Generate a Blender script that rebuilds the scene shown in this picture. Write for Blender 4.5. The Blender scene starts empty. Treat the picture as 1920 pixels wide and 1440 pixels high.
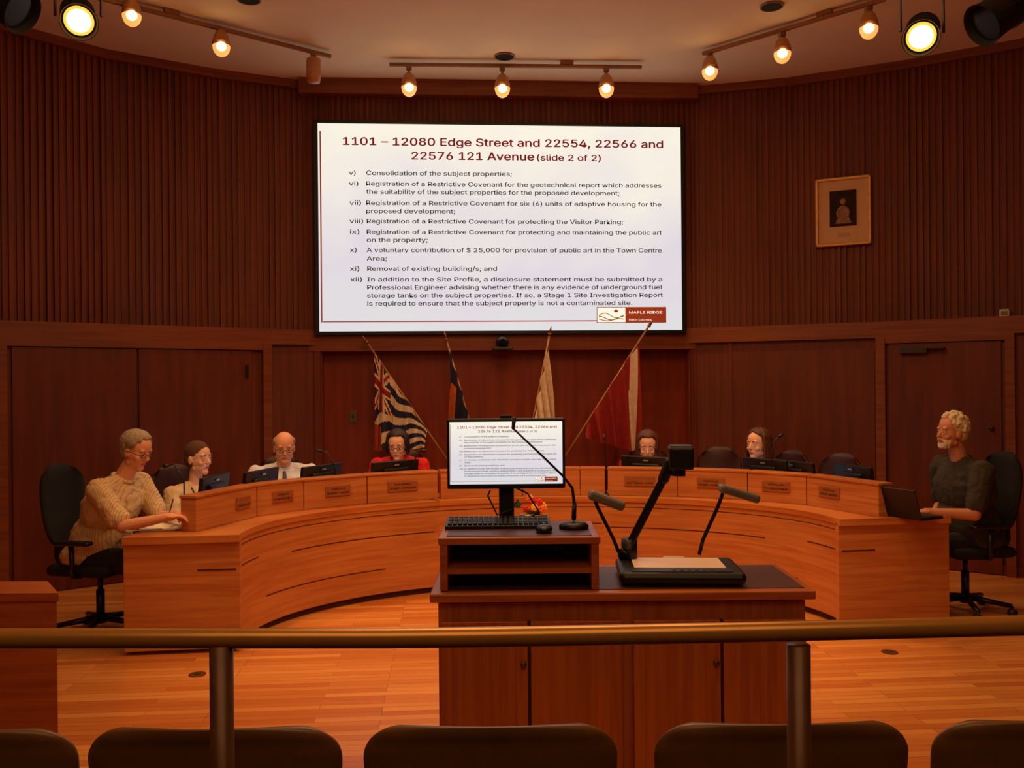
import bpy, bmesh, math, random, os
from mathutils import Vector, Matrix, Quaternion
random.seed(7)
scene=bpy.context.scene
COL=scene.collection
try:
    scene.view_settings.view_transform='Standard'
    scene.view_settings.look='None'
except Exception: pass
F=1650.0; HC=1.7; CX=-0.53; YAW=math.radians(4.0); PHI=math.radians(0.5)
cy,sy_=math.cos(YAW),math.sin(YAW)
FW=Vector((sy_,cy,0)); RT=Vector((cy,-sy_,0)); CP=Vector((CX,0,HC))
def CF(x,y,z): return Vector((CX,0,0))+RT*x+FW*y+Vector((0,0,z))
def ray(px,py):
    a=(px-960)/F; b=(720-py)/F
    return FW+RT*(a*math.cos(PHI)+b*math.sin(PHI))+Vector((0,0,-a*math.sin(PHI)+b*math.cos(PHI)))
def PX(px,py,d): return CP+ray(px,py)*d
def PZ(px,py,z):
    r=ray(px,py); return CP+r*((z-HC)/r.z)
def PV(px,py,v):
    r=ray(px,py); return CP+r*(v/r.y)
def PF(px,d):
    p=PX(px,720,d); return Vector((p.x,p.y,0))
def onseg(px,A,B,py=720):
    r=ray(px,py); o=CP
    dx,dy=B.x-A.x,B.y-A.y
    den=r.x*dy-r.y*dx
    t=((A.x-o.x)*dy-(A.y-o.y)*dx)/den
    return o+r*t
def lin(c):
    c=c/255.0
    return c/12.92 if c<=0.04045 else ((c+0.055)/1.055)**2.4
def C(r,g,b): return (lin(r),lin(g),lin(b),1)
FONT=None
try:
    fp_=os.path.join(bpy.utils.system_resource('DATAFILES',path='fonts'),'Inter.woff2')
    if os.path.exists(fp_): FONT=bpy.data.fonts.load(fp_)
except Exception: FONT=None

# ---------------- materials
MC={}
def M(name,col,rough=0.5,metal=0,emit=0,ecol=None,var=0.12,scale=20):
    if name in MC: return MC[name]
    m=bpy.data.materials.new(name); m.use_nodes=True
    nt=m.node_tree; b=nt.nodes['Principled BSDF']
    b.inputs['Roughness'].default_value=rough
    b.inputs['Metallic'].default_value=metal
    if var>0:
        tc=nt.nodes.new('ShaderNodeTexCoord'); n=nt.nodes.new('ShaderNodeTexNoise')
        n.inputs['Scale'].default_value=scale; n.inputs['Detail'].default_value=2
        r=nt.nodes.new('ShaderNodeValToRGB')
        r.color_ramp.elements[0].position=0.3; r.color_ramp.elements[1].position=0.7
        r.color_ramp.elements[0].color=tuple(c*(1-var) for c in col[:3])+(1,)
        r.color_ramp.elements[1].color=tuple(min(1,c*(1+var)) for c in col[:3])+(1,)
        nt.links.new(tc.outputs['Object'],n.inputs['Vector'])
        nt.links.new(n.outputs['Fac'],r.inputs['Fac'])
        nt.links.new(r.outputs['Color'],b.inputs['Base Color'])
    else: b.inputs['Base Color'].default_value=col
    if emit>0:
        b.inputs['Emission Color'].default_value=ecol or col
        b.inputs['Emission Strength'].default_value=emit
    MC[name]=m; return m
def WOOD(name,c1,c2,axis='z',rough=0.4,fine=30,bump=0.05):
    if name in MC: return MC[name]
    m=bpy.data.materials.new(name); m.use_nodes=True
    nt=m.node_tree; b=nt.nodes['Principled BSDF']; b.inputs['Roughness'].default_value=rough
    tc=nt.nodes.new('ShaderNodeTexCoord'); mp=nt.nodes.new('ShaderNodeMapping')
    s={'z':(fine,fine,1.2),'h':(1.6,1.6,fine),'x':(1.6,fine,fine)}[axis]
    mp.inputs['Scale'].default_value=s
    n=nt.nodes.new('ShaderNodeTexNoise'); n.inputs['Scale'].default_value=1.0; n.inputs['Detail'].default_value=4; n.inputs['Distortion'].default_value=0.6
    n2=nt.nodes.new('ShaderNodeTexNoise'); n2.inputs['Scale'].default_value=1.3; n2.inputs['Detail'].default_value=1
    mx=nt.nodes.new('ShaderNodeMix'); mx.data_type='RGBA'; mx.blend_type='MULTIPLY'; mx.inputs['Factor'].default_value=0.35
    r=nt.nodes.new('ShaderNodeValToRGB')
    r.color_ramp.elements[0].position=0.35; r.color_ramp.elements[1].position=0.65
    r.color_ramp.elements[0].color=c1; r.color_ramp.elements[1].color=c2
    L=nt.links.new
    L(tc.outputs['Object'],mp.inputs['Vector']); L(mp.outputs['Vector'],n.inputs['Vector'])
    L(tc.outputs['Object'],n2.inputs['Vector'])
    L(n.outputs['Fac'],r.inputs['Fac']); L(r.outputs['Color'],mx.inputs['A']); L(n2.outputs['Fac'],mx.inputs['B'])
    L(mx.outputs['Result'],b.inputs['Base Color'])
    if bump>0:
        bp=nt.nodes.new('ShaderNodeBump'); bp.inputs['Strength'].default_value=bump; L(n.outputs['Fac'],bp.inputs['Height']); L(bp.outputs['Normal'],b.inputs['Normal'])
    MC[name]=m; return m
wallwood=WOOD('wall_wood',C(110,41,18),C(130,52,23),'z',0.5)
slatwood=WOOD('slat_wood',C(116,50,24),C(140,64,31),'z',0.6,bump=0)
doorwood=WOOD('door_wood',C(106,40,17),C(124,50,22),'z',0.45,fine=14)
beamwood=WOOD('beam_wood',C(132,62,28),C(156,80,37),'h',0.45)
deskwood=WOOD('desk_oak',C(202,120,62),C(226,148,84),'h',0.38)
deskedge=WOOD('desk_edge_oak',C(192,106,50),C(222,142,76),'h',0.3)
cabwood=WOOD('cabinet_oak',C(186,96,44),C(212,120,60),'z',0.4)
cabwoodh=WOOD('cabinet_top_oak',C(184,94,44),C(212,122,62),'h',0.35)
mat_purple=M('top_inlay',C(84,46,44),0.45)
black=M('black_plastic',C(22,20,20),0.4)
blacksoft=M('black_fabric',C(20,17,17),0.9)
darkgrey=M('dark_grey_plastic',C(52,48,46),0.45)
grey=M('grey_plastic',C(120,112,105),0.4)
silver=M('silver_metal',C(190,185,180),0.3,0.8)
burg=M('burgundy_leather',C(58,20,18),0.5)
groovem=M('groove_dark',C(70,32,14),0.8)
white=M('white_plastic',C(225,215,200),0.5)
papers=M('paper',C(235,228,210),0.8,var=0.03)

# ---------------- geometry builder
class B:
    def __init__(s): s.v=[]; s.f=[]; s.mi=[]; s.m=0
    def add(s,vs,fs):
        o=len(s.v); s.v+= [Vector(v) for v in vs]
        for f in fs: s.f.append([i+o for i in f]); s.mi.append(s.m)
        return s
    def box(s,c,d,R=None,bev=0):
        x,y,z=d[0]/2,d[1]/2,d[2]/2; c=Vector(c)
        if bev>0:
            bm=bmesh.new(); bmesh.ops.create_cube(bm,size=1)
            for v in bm.verts: v.co=Vector((v.co.x*d[0],v.co.y*d[1],v.co.z*d[2]))
            bmesh.ops.bevel(bm,geom=bm.edges[:],offset=min(bev,min(d)*0.48),segments=2,affect='EDGES',profile=0.5)
            bm.verts.index_update()
            vs=[(R@v.co if R else v.co.copy())+c for v in bm.verts]; fs=[[v.index for v in f.verts] for f in bm.faces]
            bm.free(); return s.add(vs,fs)
        vs=[Vector((a*x,b*y,e*z)) for a in(-1,1) for b in(-1,1) for e in(-1,1)]
        vs=[(R@v if R else v)+c for v in vs]
        return s.add(vs,[(0,1,3,2),(4,6,7,5),(0,4,5,1),(2,3,7,6),(0,2,6,4),(1,5,7,3)])
    def cyl(s,p0,p1,r0,r1=None,n=16,cap=True):
        p0=Vector(p0);p1=Vector(p1); r1=r0 if r1 is None else r1
        q=(p1-p0).normalized().to_track_quat('Z','Y').to_matrix()
        vs=[]
        for p,r in((p0,r0),(p1,r1)):
            for i in range(n):
                a=2*math.pi*i/n; vs.append(p+q@Vector((math.cos(a)*r,math.sin(a)*r,0)))
        fs=[(i,(i+1)%n,n+(i+1)%n,n+i) for i in range(n)]
        if cap: fs+= [tuple(range(n-1,-1,-1)),tuple(range(n,2*n))]
        return s.add(vs,fs)
    def sph(s,c,r,R=None,n=16,m=10):
        if not hasattr(r,'__len__'): r=(r,r,r)
        c=Vector(c); vs=[]; 
        for j in range(1,m):
            t=math.pi*j/m
            for i in range(n):
                a=2*math.pi*i/n; v=Vector((math.sin(t)*math.cos(a)*r[0],math.sin(t)*math.sin(a)*r[1],math.cos(t)*r[2]))
                vs.append((R@v if R else v)+c)
        for z in (r[2],-r[2]):
            v=Vector((0,0,z)); vs.append((R@v if R else v)+c)
        T=(m-1)*n
        fs=[]
        for j in range(m-2):
            for i in range(n): fs.append((j*n+i,(j+1)*n+i,(j+1)*n+(i+1)%n,j*n+(i+1)%n))
        for i in range(n):
            fs.append((T,i,(i+1)%n)); fs.append((T+1,(m-2)*n+(i+1)%n,(m-2)*n+i))
        return s.add(vs,fs)
    def cap(s,p0,p1,r0,r1=None,n=12):
        r1=r0 if r1 is None else r1; p0=Vector(p0);p1=Vector(p1)
        if (p1-p0).length<1e-5: return s.sph(p0,r0,n=n)
        s.sph(p0,r0,n=n,m=8); s.sph(p1,r1,n=n,m=8); return s.cyl(p0,p1,r0,r1,n)
    def tube(s,pts,r,n=10):
        pts=[Vector(p) for p in pts]; k=len(pts)
        rs=r if hasattr(r,'__len__') else [r]*k
        vs=[]; up=None
        for i,p in enumerate(pts):
            t=(pts[min(i+1,k-1)]-pts[max(i-1,0)]).normalized()
            if up is None:
                up=Vector((0,0,1)) if abs(t.z)<0.9 else Vector((1,0,0))
            a=t.cross(up).normalized(); b=a.cross(t).normalized(); up=b
            for j in range(n):
                w=2*math.pi*j/n; vs.append(p+a*math.cos(w)*rs[i]+b*math.sin(w)*rs[i])
        fs=[]
        for i in range(k-1):
            for j in range(n): fs.append((i*n+j,i*n+(j+1)%n,(i+1)*n+(j+1)%n,(i+1)*n+j))
        fs+= [tuple(range(n-1,-1,-1)),tuple(range((k-1)*n,k*n))]
        return s.add(vs,fs)
    def prism(s,poly,z0,z1):
        n=len(poly)
        vs=[Vector((p[0],p[1],z0)) for p in poly]+[Vector((p[0],p[1],z1)) for p in poly]
        fs=[(i,(i+1)%n,n+(i+1)%n,n+i) for i in range(n)]+[tuple(range(n-1,-1,-1)),tuple(range(n,2*n))]
        return s.add(vs,fs)
    def strip(s,inner,outer,z0,z1):
        n=len(inner); vs=[]
        for i in range(n):
            vs+= [Vector((inner[i][0],inner[i][1],z0)),Vector((inner[i][0],inner[i][1],z1)),Vector((outer[i][0],outer[i][1],z1)),Vector((outer[i][0],outer[i][1],z0))]
        fs=[]
        for i in range(n-1):
            a=4*i;b=a+4
            for k in range(4): fs.append((a+k,a+(k+1)%4,b+(k+1)%4,b+k))
        fs+= [(3,2,1,0),(4*n-4,4*n-3,4*n-2,4*n-1)]
        return s.add(vs,fs)
    def lathe(s,prof,c=(0,0,0),n=24):
        c=Vector(c); vs=[]
        for r,z in prof:
            for i in range(n):
                a=2*math.pi*i/n; vs.append(c+Vector((r*math.cos(a),r*math.sin(a),z)))
        fs=[]
        for j in range(len(prof)-1):
            for i in range(n): fs.append((j*n+i,j*n+(i+1)%n,(j+1)*n+(i+1)%n,(j+1)*n+i))
        fs+= [tuple(range(n-1,-1,-1)),tuple(range((len(prof)-1)*n,len(prof)*n))]
        return s.add(vs,fs)
    def xf(s,Mx):
        s.v=[Mx@v for v in s.v]; return s
    def mesh(s,name,mats,smooth=False,fix=True):
        me=bpy.data.meshes.new(name); me.from_pydata([tuple(v) for v in s.v],[],s.f); 
        if not isinstance(mats,(list,tuple)): mats=[mats]
        for m in mats: me.materials.append(m)
        for p,i in zip(me.polygons,s.mi): p.material_index=i; p.use_smooth=smooth
        if fix:
            bm=bmesh.new(); bm.from_mesh(me); bmesh.ops.recalc_face_normals(bm,faces=bm.faces[:]); bm.to_mesh(me); bm.free()
        me.update(); return me
def obj(name,me,parent=None,label=None,cat=None):
    o=bpy.data.objects.new(name,me); COL.objects.link(o)
    if parent: o.parent=parent
    if label: o['label']=label
    if cat: o['category']=cat
    return o
def struct(name,b,mat,smooth=False,label=None):
    o=obj(name,b.mesh(name,mat,smooth)); o['kind']='structure'
    if label: o['label']=label
    return o
def thing(name,label,cat,loc=(0,0,0),rz=0,group=None):
    e=bpy.data.objects.new(name,None); e.empty_display_size=0.1; COL.objects.link(e)
    e.location=loc; e.rotation_euler=(0,0,rz); e['label']=label; e['category']=cat
    if group: e['group']=group
    return e
def part(e,name,b,mat,smooth=False,parent=None,label=None,bev=0,world=False):
    if world:
        Mx=(Matrix.Translation(e.location)@Matrix.Rotation(e.rotation_euler[2],4,'Z')).inverted(); b.xf(Mx)
    me=b.mesh(name,mat,smooth); o=obj(name,me,parent or e,label)
    if bev>0:
        md=o.modifiers.new('Bevel','BEVEL'); md.width=bev; md.segments=2; md.limit_method='ANGLE'
    return o
def dup(e,loc,rz,label=None,parts=True):
    n=e.copy(); COL.objects.link(n); n.location=loc; n.rotation_euler=(0,0,rz)
    if label: n['label']=label
    def rec(a,b_):
        for ch in list(a.children):
            c=ch.copy(); COL.objects.link(c); c.parent=b_; rec(ch,c)
    rec(e,n); return n
def remesh(b,vox,sm=3,fac=0.5,disp=None):
    me=b.mesh('tmp',black); o=bpy.data.objects.new('tmp',me); COL.objects.link(o)
    md=o.modifiers.new('r','REMESH'); md.mode='VOXEL'; md.voxel_size=vox; md.use_smooth_shade=True
    s=o.modifiers.new('s','SMOOTH'); s.iterations=sm; s.factor=fac
    if disp:
        tx=bpy.data.textures.new('n','CLOUDS'); tx.noise_scale=disp[1]
        dm=o.modifiers.new('d','DISPLACE'); dm.texture=tx; dm.strength=disp[0]; dm.mid_level=0.5
    dg=bpy.context.evaluated_depsgraph_get(); dg.update()
    m2=bpy.data.meshes.new_from_object(o.evaluated_get(dg))
    bpy.data.objects.remove(o); bpy.data.meshes.remove(me)
    m2.materials.clear()
    return m2
def textmesh(txt,width,size,bold=0.0,align='L'):
    cu=bpy.data.curves.new('t','FONT'); cu.body=txt; cu.size=size*(0.95 if FONT else 1); cu.resolution_u=3
    if FONT: cu.font=FONT
    else: cu.offset=bold*size
    o=bpy.data.objects.new('t',cu); COL.objects.link(o)
    dg=bpy.context.evaluated_depsgraph_get(); dg.update()
    me=bpy.data.meshes.new_from_object(o.evaluated_get(dg))
    bpy.data.objects.remove(o)
    xs=[v.co.x for v in me.vertices]
    if not xs: return [],[]
    x0,x1=min(xs),max(xs); k=width/(x1-x0) if width else 1
    base=[((v.co.x-x0)*k,v.co.y) for v in me.vertices]; bf=[list(p.vertices) for p in me.polygons]
    bpy.data.meshes.remove(me)
    if not FONT or bold<=0: return base,bf
    vs=[];fs=[]; w=bold*size
    for dx,dy in ((-w,0),(w,0),(0,w*0.6),(0,-w*0.6)):   # thicken strokes by overprinting
        o_=len(vs); vs+= [(x+dx,y+dy) for x,y in base]; fs+= [[i+o_ for i in f] for f in bf]
    return vs,fs

# ---------------- ROOM
CEIL=4.7
VW=8.83
upL=[PV(567,400,VW)]+[PF(*p) for p in((400,8.35),(200,7.85),(0,7.2),(-250,6.4))]+[CF(-5.1,4.4,0),CF(-5.1,-2.2,0)]
upR=[PV(1303,400,VW)]+[PF(*p) for p in((1480,8.75),(1700,8.3),(1920,7.8),(2200,7.0))]+[CF(5.6,5.0,0),CF(5.6,-2.2,0)]
for l in(upL,upR):
    for p in l: p.z=0
def outward(pts,dist,side):
    out=[]
    n=len(pts)
    for i in range(n):
        a=pts[max(i-1,0)]; b=pts[min(i+1,n-1)]
        t=(b-a).normalized(); nrm=Vector((-t.y,t.x,0))*side
        out.append(pts[i]+nrm*dist)
    return out
def slatwall(b,pts,z0,z1,side,upto,sp=0.056):
    o=outward(pts,0.12,side); b.strip(pts,o,z0,z1)
    for i in range(upto):
        A,Bp=pts[i],pts[i+1]; L=(Bp-A).length; t=(Bp-A).normalized(); nr=Vector((-t.y,t.x,0))*-side
        n=int(L/sp)
        R=Matrix(((t.x,nr.x,0),(t.y,nr.y,0),(0,0,1)))
        for k in range(n):
            w=random.choice((0.024,0.028,0.034)); dp=random.choice((0.016,0.02,0.032))
            c=A+t*((k+0.5)*L/n)+nr*(dp/2)
            b.box((c.x,c.y,(z0+z1)/2),(w,dp,z1-z0),R)
b=B(); slatwall(b,upL,2.2,CEIL,-1,5); struct('wall_left',b,slatwood,label='dark slatted oak upper wall')
b=B(); slatwall(b,upR,2.2,CEIL,1,5); struct('wall_right',b,slatwood,label='dark slatted oak upper wall')
b=B(); slatwall(b,[upL[0],upR[0]],2.12,CEIL,1,1); struct('wall_back',b,slatwood)
def trimline(pts,side,z0,z1,dep): 
    b=B(); b.strip(outward(pts,-dep,side),outward(pts,0.02,side),z0,z1); return b
struct('trim_1',trimline(upL,-1,CEIL-0.08,CEIL,0.07),beamwood)
struct('trim_2',trimline(upR,1,CEIL-0.08,CEIL,0.07),beamwood)
struct('trim_3',trimline([upL[0],upR[0]],1,CEIL-0.15,CEIL,0.16),beamwood)
aL=PV(605,800,VW); aL.z=0; aR=PV(1292,800,VW); aR.z=0
loL=[aL,PF(507,8.5),PF(-60,7.0),CF(-5.05,4.4,0),CF(-5.05,-2.2,0)]
loR=[aR,PF(1368,8.82),PF(1640,8.25),PF(1920,7.55),PF(2250,6.75),CF(5.55,5.0,0),CF(5.55,-2.2,0)]
for l in(loL,loR):
    for p in l: p.z=0
b=B(); b.strip(loL,outward(loL,0.1,-1),0,2.14); struct('wall_left_lower',b,wallwood)
b=B(); b.strip(loR,outward(loR,0.1,1),0,2.14); struct('wall_right_lower',b,wallwood)
b=B(); b.strip([loL[0]+Vector((0,-.03,0)),loL[1]+Vector((.03,-.04,0)),onseg(200,loL[1],loL[2])+Vector((.03,-.04,0)),onseg(0,loL[1],loL[2])+Vector((.03,-.04,0)),loL[2]+Vector((.03,-.04,0)),loL[3],loL[4]],outward(upL,0.05,-1),2.1,2.25); struct('trim_4',b,beamwood)
b=B(); b.strip([p+Vector((-.03,-.04,0)) for p in loR],outward(upR,0.05,1),2.1,2.25); struct('trim_5',b,beamwood)
AD=0.14
b=B(); b.box(((aL.x+aR.x)/2-0.03,VW-0.01,2.115),(aR.x-aL.x+0.2,0.08,0.15)); struct('trim_6',b,beamwood)
b=B(); b.box(((aL.x+aR.x)/2,VW+AD+0.03,1.06),(aR.x-aL.x+0.3,0.06,2.12)); 
for i in range(1,5):
    x=aL.x+(aR.x-aL.x)*i/5; b.box((x,VW+AD-0.002,1.05),(0.008,0.006,2.1))
b.box((aL.x-0.05,VW+0.09,1.06),(0.1,0.18,2.12)); b.box((aR.x+0.05,VW+0.09,1.06),(0.1,0.18,2.12)); b.box(((aL.x+aR.x)/2,VW+0.1,2.14),(aR.x-aL.x+0.2,0.2,0.05))
struct('wall_alcove',b,WOOD('alcove_wood',C(136,47,23),C(156,60,29),'z',0.4,fine=12))
b=B(); b.box((aL.x-0.04,VW-0.02,1.05),(0.06,0.05,2.1)); b.box((aR.x+0.04,VW-0.02,1.05),(0.06,0.05,2.1)); struct('trim_7',b,wallwood)
def along(A,Bp,px0,px1,inner=0.02):
    P=onseg(px0,A,Bp); Q=onseg(px1,A,Bp); P.z=Q.z=0
    t=(Q-P).normalized(); nr=Vector((t.y,-t.x,0))
    if nr.dot(CP-P)<0: nr=-nr
    return P,Q,t,nr
def wallbox(b,A,Bp,px0,px1,z0,z1,th,off=0.0,bev=0):
    P,Q,t,nr=along(A,Bp,px0,px1); c=(P+Q)/2+nr*(off+th/2); R=Matrix(((t.x,nr.x,0),(t.y,nr.y,0),(0,0,1)))
    b.box((c.x,c.y,(z0+z1)/2),((Q-P).length,th,z1-z0),R,bev)
A,Bq=loL[1],loL[2]
b=B(); wallbox(b,A,Bq,22,254,0.01,2.04,0.03); wallbox(b,A,Bq,259,470,0.01,2.04,0.03); 
b.m=1; wallbox(b,A,Bq,458,463,1.78,1.9,0.05)
wallbox(b,A,Bq,458,463,0.3,0.42,0.05)
o=struct('door_1',b,[doorwood,black],label='closed double wooden doors')
b=B(); wallbox(b,A,Bq,490,506,0,2.1,0.06); wallbox(b,A,Bq,-8,12,0,2.1,0.06); wallbox(b,A,Bq,12,490,2.045,2.1,0.05); struct('trim_8',b,beamwood)
A,Bq=loR[2],loR[3]
b=B(); wallbox(b,A,Bq,1668,1878,0.01,2.04,0.03)
b.m=1; wallbox(b,A,Bq,1690,1742,1.95,2.0,0.09); wallbox(b,A,Bq,1740,1775,1.985,1.995,0.12)
P=onseg(1860,A,Bq); _,_,t,nr=along(A,Bq,1800,1860); P.z=1.28
b.m=2; b.sph(P+nr*0.06,0.022); b.cyl(P,P+nr*0.06,0.012)
P2=P.copy(); P2.z=1.02; b.sph(P2+nr*0.07,0.03); b.cyl(P2,P2+nr*0.06,0.018)
struct('door_2',b,[doorwood,darkgrey,M('knob_bronze',C(90,55,35),0.4,0.6)],label='closed wooden door with door closer')
b=B(); wallbox(b,A,Bq,1645,1662,0,2.1,0.06); wallbox(b,A,Bq,1886,1904,0,2.1,0.06); wallbox(b,A,Bq,1660,1888,2.045,2.1,0.05); struct('trim_9',b,beamwood)
A,Bq=loR[1],loR[2]
b=B(); wallbox(b,A,Bq,1374,1640,0.01,2.0,0.01); struct('trim_10',b,doorwood)
b=B(); wallbox(b,A,Bq,1367,1374,0,2.1,0.02); struct('trim_11',b,wallwood)
b=B(); b.strip(outward(loR,-0.02,1),loR,0,0.09); struct('baseboard_right',b,doorwood)
b=B(); b.strip(outward(loL,-0.02,-1),loL,0,0.09); struct('baseboard_left',b,doorwood)
b=B(); b.box((0.2,-2.3,CEIL/2),(12.5,0.15,CEIL)); struct('wall_rear',b,wallwood)
ceilm=M('ceiling_paint',C(240,216,176),0.9,var=0.03,scale=3)
b=B(); b.box((0.2,3.5,CEIL+0.05),(13,12.5,0.1)); struct('ceiling',b,ceilm)
fm=bpy.data.materials.new('oak_strip_floor'); fm.use_nodes=True; nt=fm.node_tree; bs=nt.nodes['Principled BSDF']
tc=nt.nodes.new('ShaderNodeTexCoord'); br=nt.nodes.new('ShaderNodeTexBrick')
br.inputs['Scale'].default_value=1; br.inputs['Brick Width'].default_value=0.9; br.inputs['Row Height'].default_value=0.06
br.inputs['Mortar Size'].default_value=0.0012; br.inputs['Mortar Smooth'].default_value=0.2; br.inputs['Bias'].default_value=0.0
br.offset=0.37; br.offset_frequency=3
br.inputs['Color1'].default_value=C(206,118,54); br.inputs['Color2'].default_value=C(238,162,86); br.inputs['Mortar'].default_value=C(130,62,26)
mp=nt.nodes.new('ShaderNodeMapping'); mp.inputs['Scale'].default_value=(2,40,1)
no=nt.nodes.new('ShaderNodeTexNoise'); no.inputs['Detail'].default_value=4; no.inputs['Scale'].default_value=1
mr=nt.nodes.new('ShaderNodeMapRange'); mr.inputs['To Min'].default_value=0.76; mr.inputs['To Max'].default_value=1.15
mx=nt.nodes.new('ShaderNodeMix'); mx.data_type='RGBA'; mx.blend_type='MULTIPLY'; mx.inputs['Factor'].default_value=1
L=nt.links.new
L(tc.outputs['Object'],br.inputs['Vector']); L(tc.outputs['Object'],mp.inputs['Vector']); L(mp.outputs['Vector'],no.inputs['Vector'])
L(no.outputs['Fac'],mr.inputs['Value']); L(br.outputs['Color'],mx.inputs['A']); L(mr.outputs['Result'],mx.inputs['B']); L(mx.outputs['Result'],bs.inputs['Base Color'])
bs.inputs['Roughness'].default_value=0.28
b=B(); b.box((0.2,3.5,-0.05),(13,12.5,0.1)); struct('floor',b,fm)
b=B(); b.box((0.2,0.0,0.125),(10.2,4.4,0.25)); struct('floor_gallery',b,M('gallery_carpet',C(70,40,30),0.95))

# ---------------- SCREEN
def slide(e,parent,W,H,off,R3):
    def X(px,py): return ((px-(py-232)*0.010-593)/685-0.5)*W
    def Z(py): return (0.5-(py-232)/388.0)*H
    k=W/685
    tb=B()
    def txt(s,x0,x1,yb,size,bold,m):
        vs,fs=textmesh(s,(x1-x0)*k,size*k,bold)
        tb.m=m; xx=X(x0,yb); zz=Z(yb)
        tb.add([(v[0]+xx,off-0.002,v[1]+zz) for v in vs],fs)
    txt('1101 – 12080 Edge Street and 22554, 22566 and',640,1244,272,29,0.02,0)
    txt('22576 121 Avenue',767,997,298,29,0.02,0); txt('(slide 2 of 2)',1003,1124,298,23,0.02,0)
    rows=[('v)',651,663,328),('vi)',651,668,348),('vii)',652,673,384),('viii)',652,677,418),('ix)',653,670,438),('x)',653,665,472),('xi)',653,670,507),('xii)',654,675,527),
    ('Consolidation of the subject properties;',683,955,328),('Registration of a Restrictive Covenant for the geotechnical report which addresses',683,1241,348),
    ('the suitability of the subject properties for the proposed development;',683,1160,363),('Registration of a Restrictive Covenant for six (6) units of adaptive housing for the',683,1241,384),
    ('proposed development;',683,848,399),('Registration of a Restrictive Covenant for protecting the Visitor Parking;',684,1167,418),
    ('Registration of a Restrictive Covenant for protecting and maintaining the public art',684,1242,438),('on the property;',684,797,453),
    ('A voluntary contribution of $ 25,000 for provision of public art in the Town Centre',684,1242,472),('Area;',684,721,488),
    ('Removal of existing building/s; and',685,927,507),('In addition to the Site Profile, a disclosure statement must be submitted by a',685,1243,527),
    ('Professional Engineer advising whether there is any evidence of underground fuel',685,1243,542),('storage tanks on the subject properties. If so, a Stage 1 Site Investigation Report',685,1244,557),
    ('is required to ensure that the subject property is not a contaminated site.',685,1185,572)]
    for s,x0,x1,y in rows: txt(s,x0,x1,y,16.5,0.012,1)
    red=M('slide_red_text',C(120,25,20),0.8,emit=0.4,ecol=C(160,40,30),var=0); dk=M('slide_dark_text',C(60,30,30),0.8,emit=0.12,ecol=C(120,60,60),var=0)
    part(e,'slide_text',tb,[red,dk],parent=parent)
    lb=B()
    def rect(x0,y0,x1,y1,m,o=0.0015):
        lb.m=m; a=X(x0,y1); c=X(x1,y1)
        lb.add([(a,off-o,Z(y1)),(c,off-o,Z(y1)),(c,off-o,Z(y0)),(a,off-o,Z(y0))],[(0,1,2,3)])
    rect(600,246,602.5,603,0); rect(603,601,1117,603,0)
    rect(1117,576,1172,606,0); rect(1118.2,577.2,1172,604.8,1,0.0022); rect(1172,576,1251,606,0,0.0018)
    brn=M('slide_brown_block',C(140,50,25),0.8,emit=0.5,ecol=C(160,62,30),var=0); wht=M('slide_white',C(240,240,235),0.8,emit=0.85,ecol=C(245,240,235),var=0); gold=M('slide_gold',C(180,150,40),0.8,emit=0.35,ecol=C(190,155,40),var=0); blu=M('slide_green',C(110,130,60),0.8,emit=0.35,ecol=C(120,140,60),var=0)
    for ph,yy,mm,am in((0,593,2,4.5),(1.4,598,3,3.5),(2.4,601,2,2)):
        pts=[(1121+i*2.4,yy-am*math.sin(i*0.33+ph)) for i in range(21)]
        lb.m=mm
        for i in range(20):
            (x0,y0),(x1,y1)=pts[i],pts[i+1]
            lb.add([(X(x0,600),off-0.003,Z(y0)),(X(x1,600),off-0.003,Z(y1)),(X(x1,600),off-0.003,Z(y1-1.8)),(X(x0,600),off-0.003,Z(y0-1.8))],[(0,1,2,3)])
    lb.m=0; cxp,czp=X(1154,584),Z(584)
    leaf=[(0,1),(.2,.55),(.5,.75),(.45,.35),(.95,.3),(.7,0),(.8,-.2),(.3,-.35),(.06,-.35),(.05,-.8),(-.05,-.8),(-.06,-.35),(-.3,-.35),(-.8,-.2),(-.7,0),(-.95,.3),(-.45,.35),(-.5,.75),(-.2,.55)]
    s=5*k
    lb.add([(cxp,off-0.0035,czp)]+[(cxp+x*s,off-0.0035,czp+y*s) for x,y in leaf],[(0,i+1,(i+1)%len(leaf)+1) for i in range(len(leaf))])
    part(e,'slide_logo',lb,[brn,wht,gold,blu],parent=parent)
    for s_,x0,x1,yb,sz in(('MAPLE RIDGE',1179,1243,589,11),('British Columbia',1179,1222,602,6.5)):
        t2=B(); vs,fs=textmesh(s_,(x1-x0)*k,sz*k,0.0); t2.add([(v[0]+X(x0,yb),off-0.004,v[1]+Z(yb)) for v in vs],fs)
        part(e,'logo_text',t2,wht,parent=parent)
sm=bpy.data.materials.new('lit_screen'); sm.use_nodes=True; nt=sm.node_tree; bs=nt.nodes['Principled BSDF']
tc=nt.nodes.new('ShaderNodeTexCoord'); gr=nt.nodes.new('ShaderNodeSeparateXYZ'); no=nt.nodes.new('ShaderNodeTexNoise'); no.inputs['Scale'].default_value=1.2
ad=nt.nodes.new('ShaderNodeMath'); ad.operation='MULTIPLY_ADD'; ad.inputs[1].default_value=0.5
rp=nt.nodes.new('ShaderNodeValToRGB'); rp.color_ramp.elements[0].position=0.15; rp.color_ramp.elements[0].color=C(225,226,226); rp.color_ramp.elements[1].position=0.75; rp.color_ramp.elements[1].color=C(252,244,228)
e2=rp.color_ramp.elements.new(0.4); e2.color=C(224,218,226)
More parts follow.
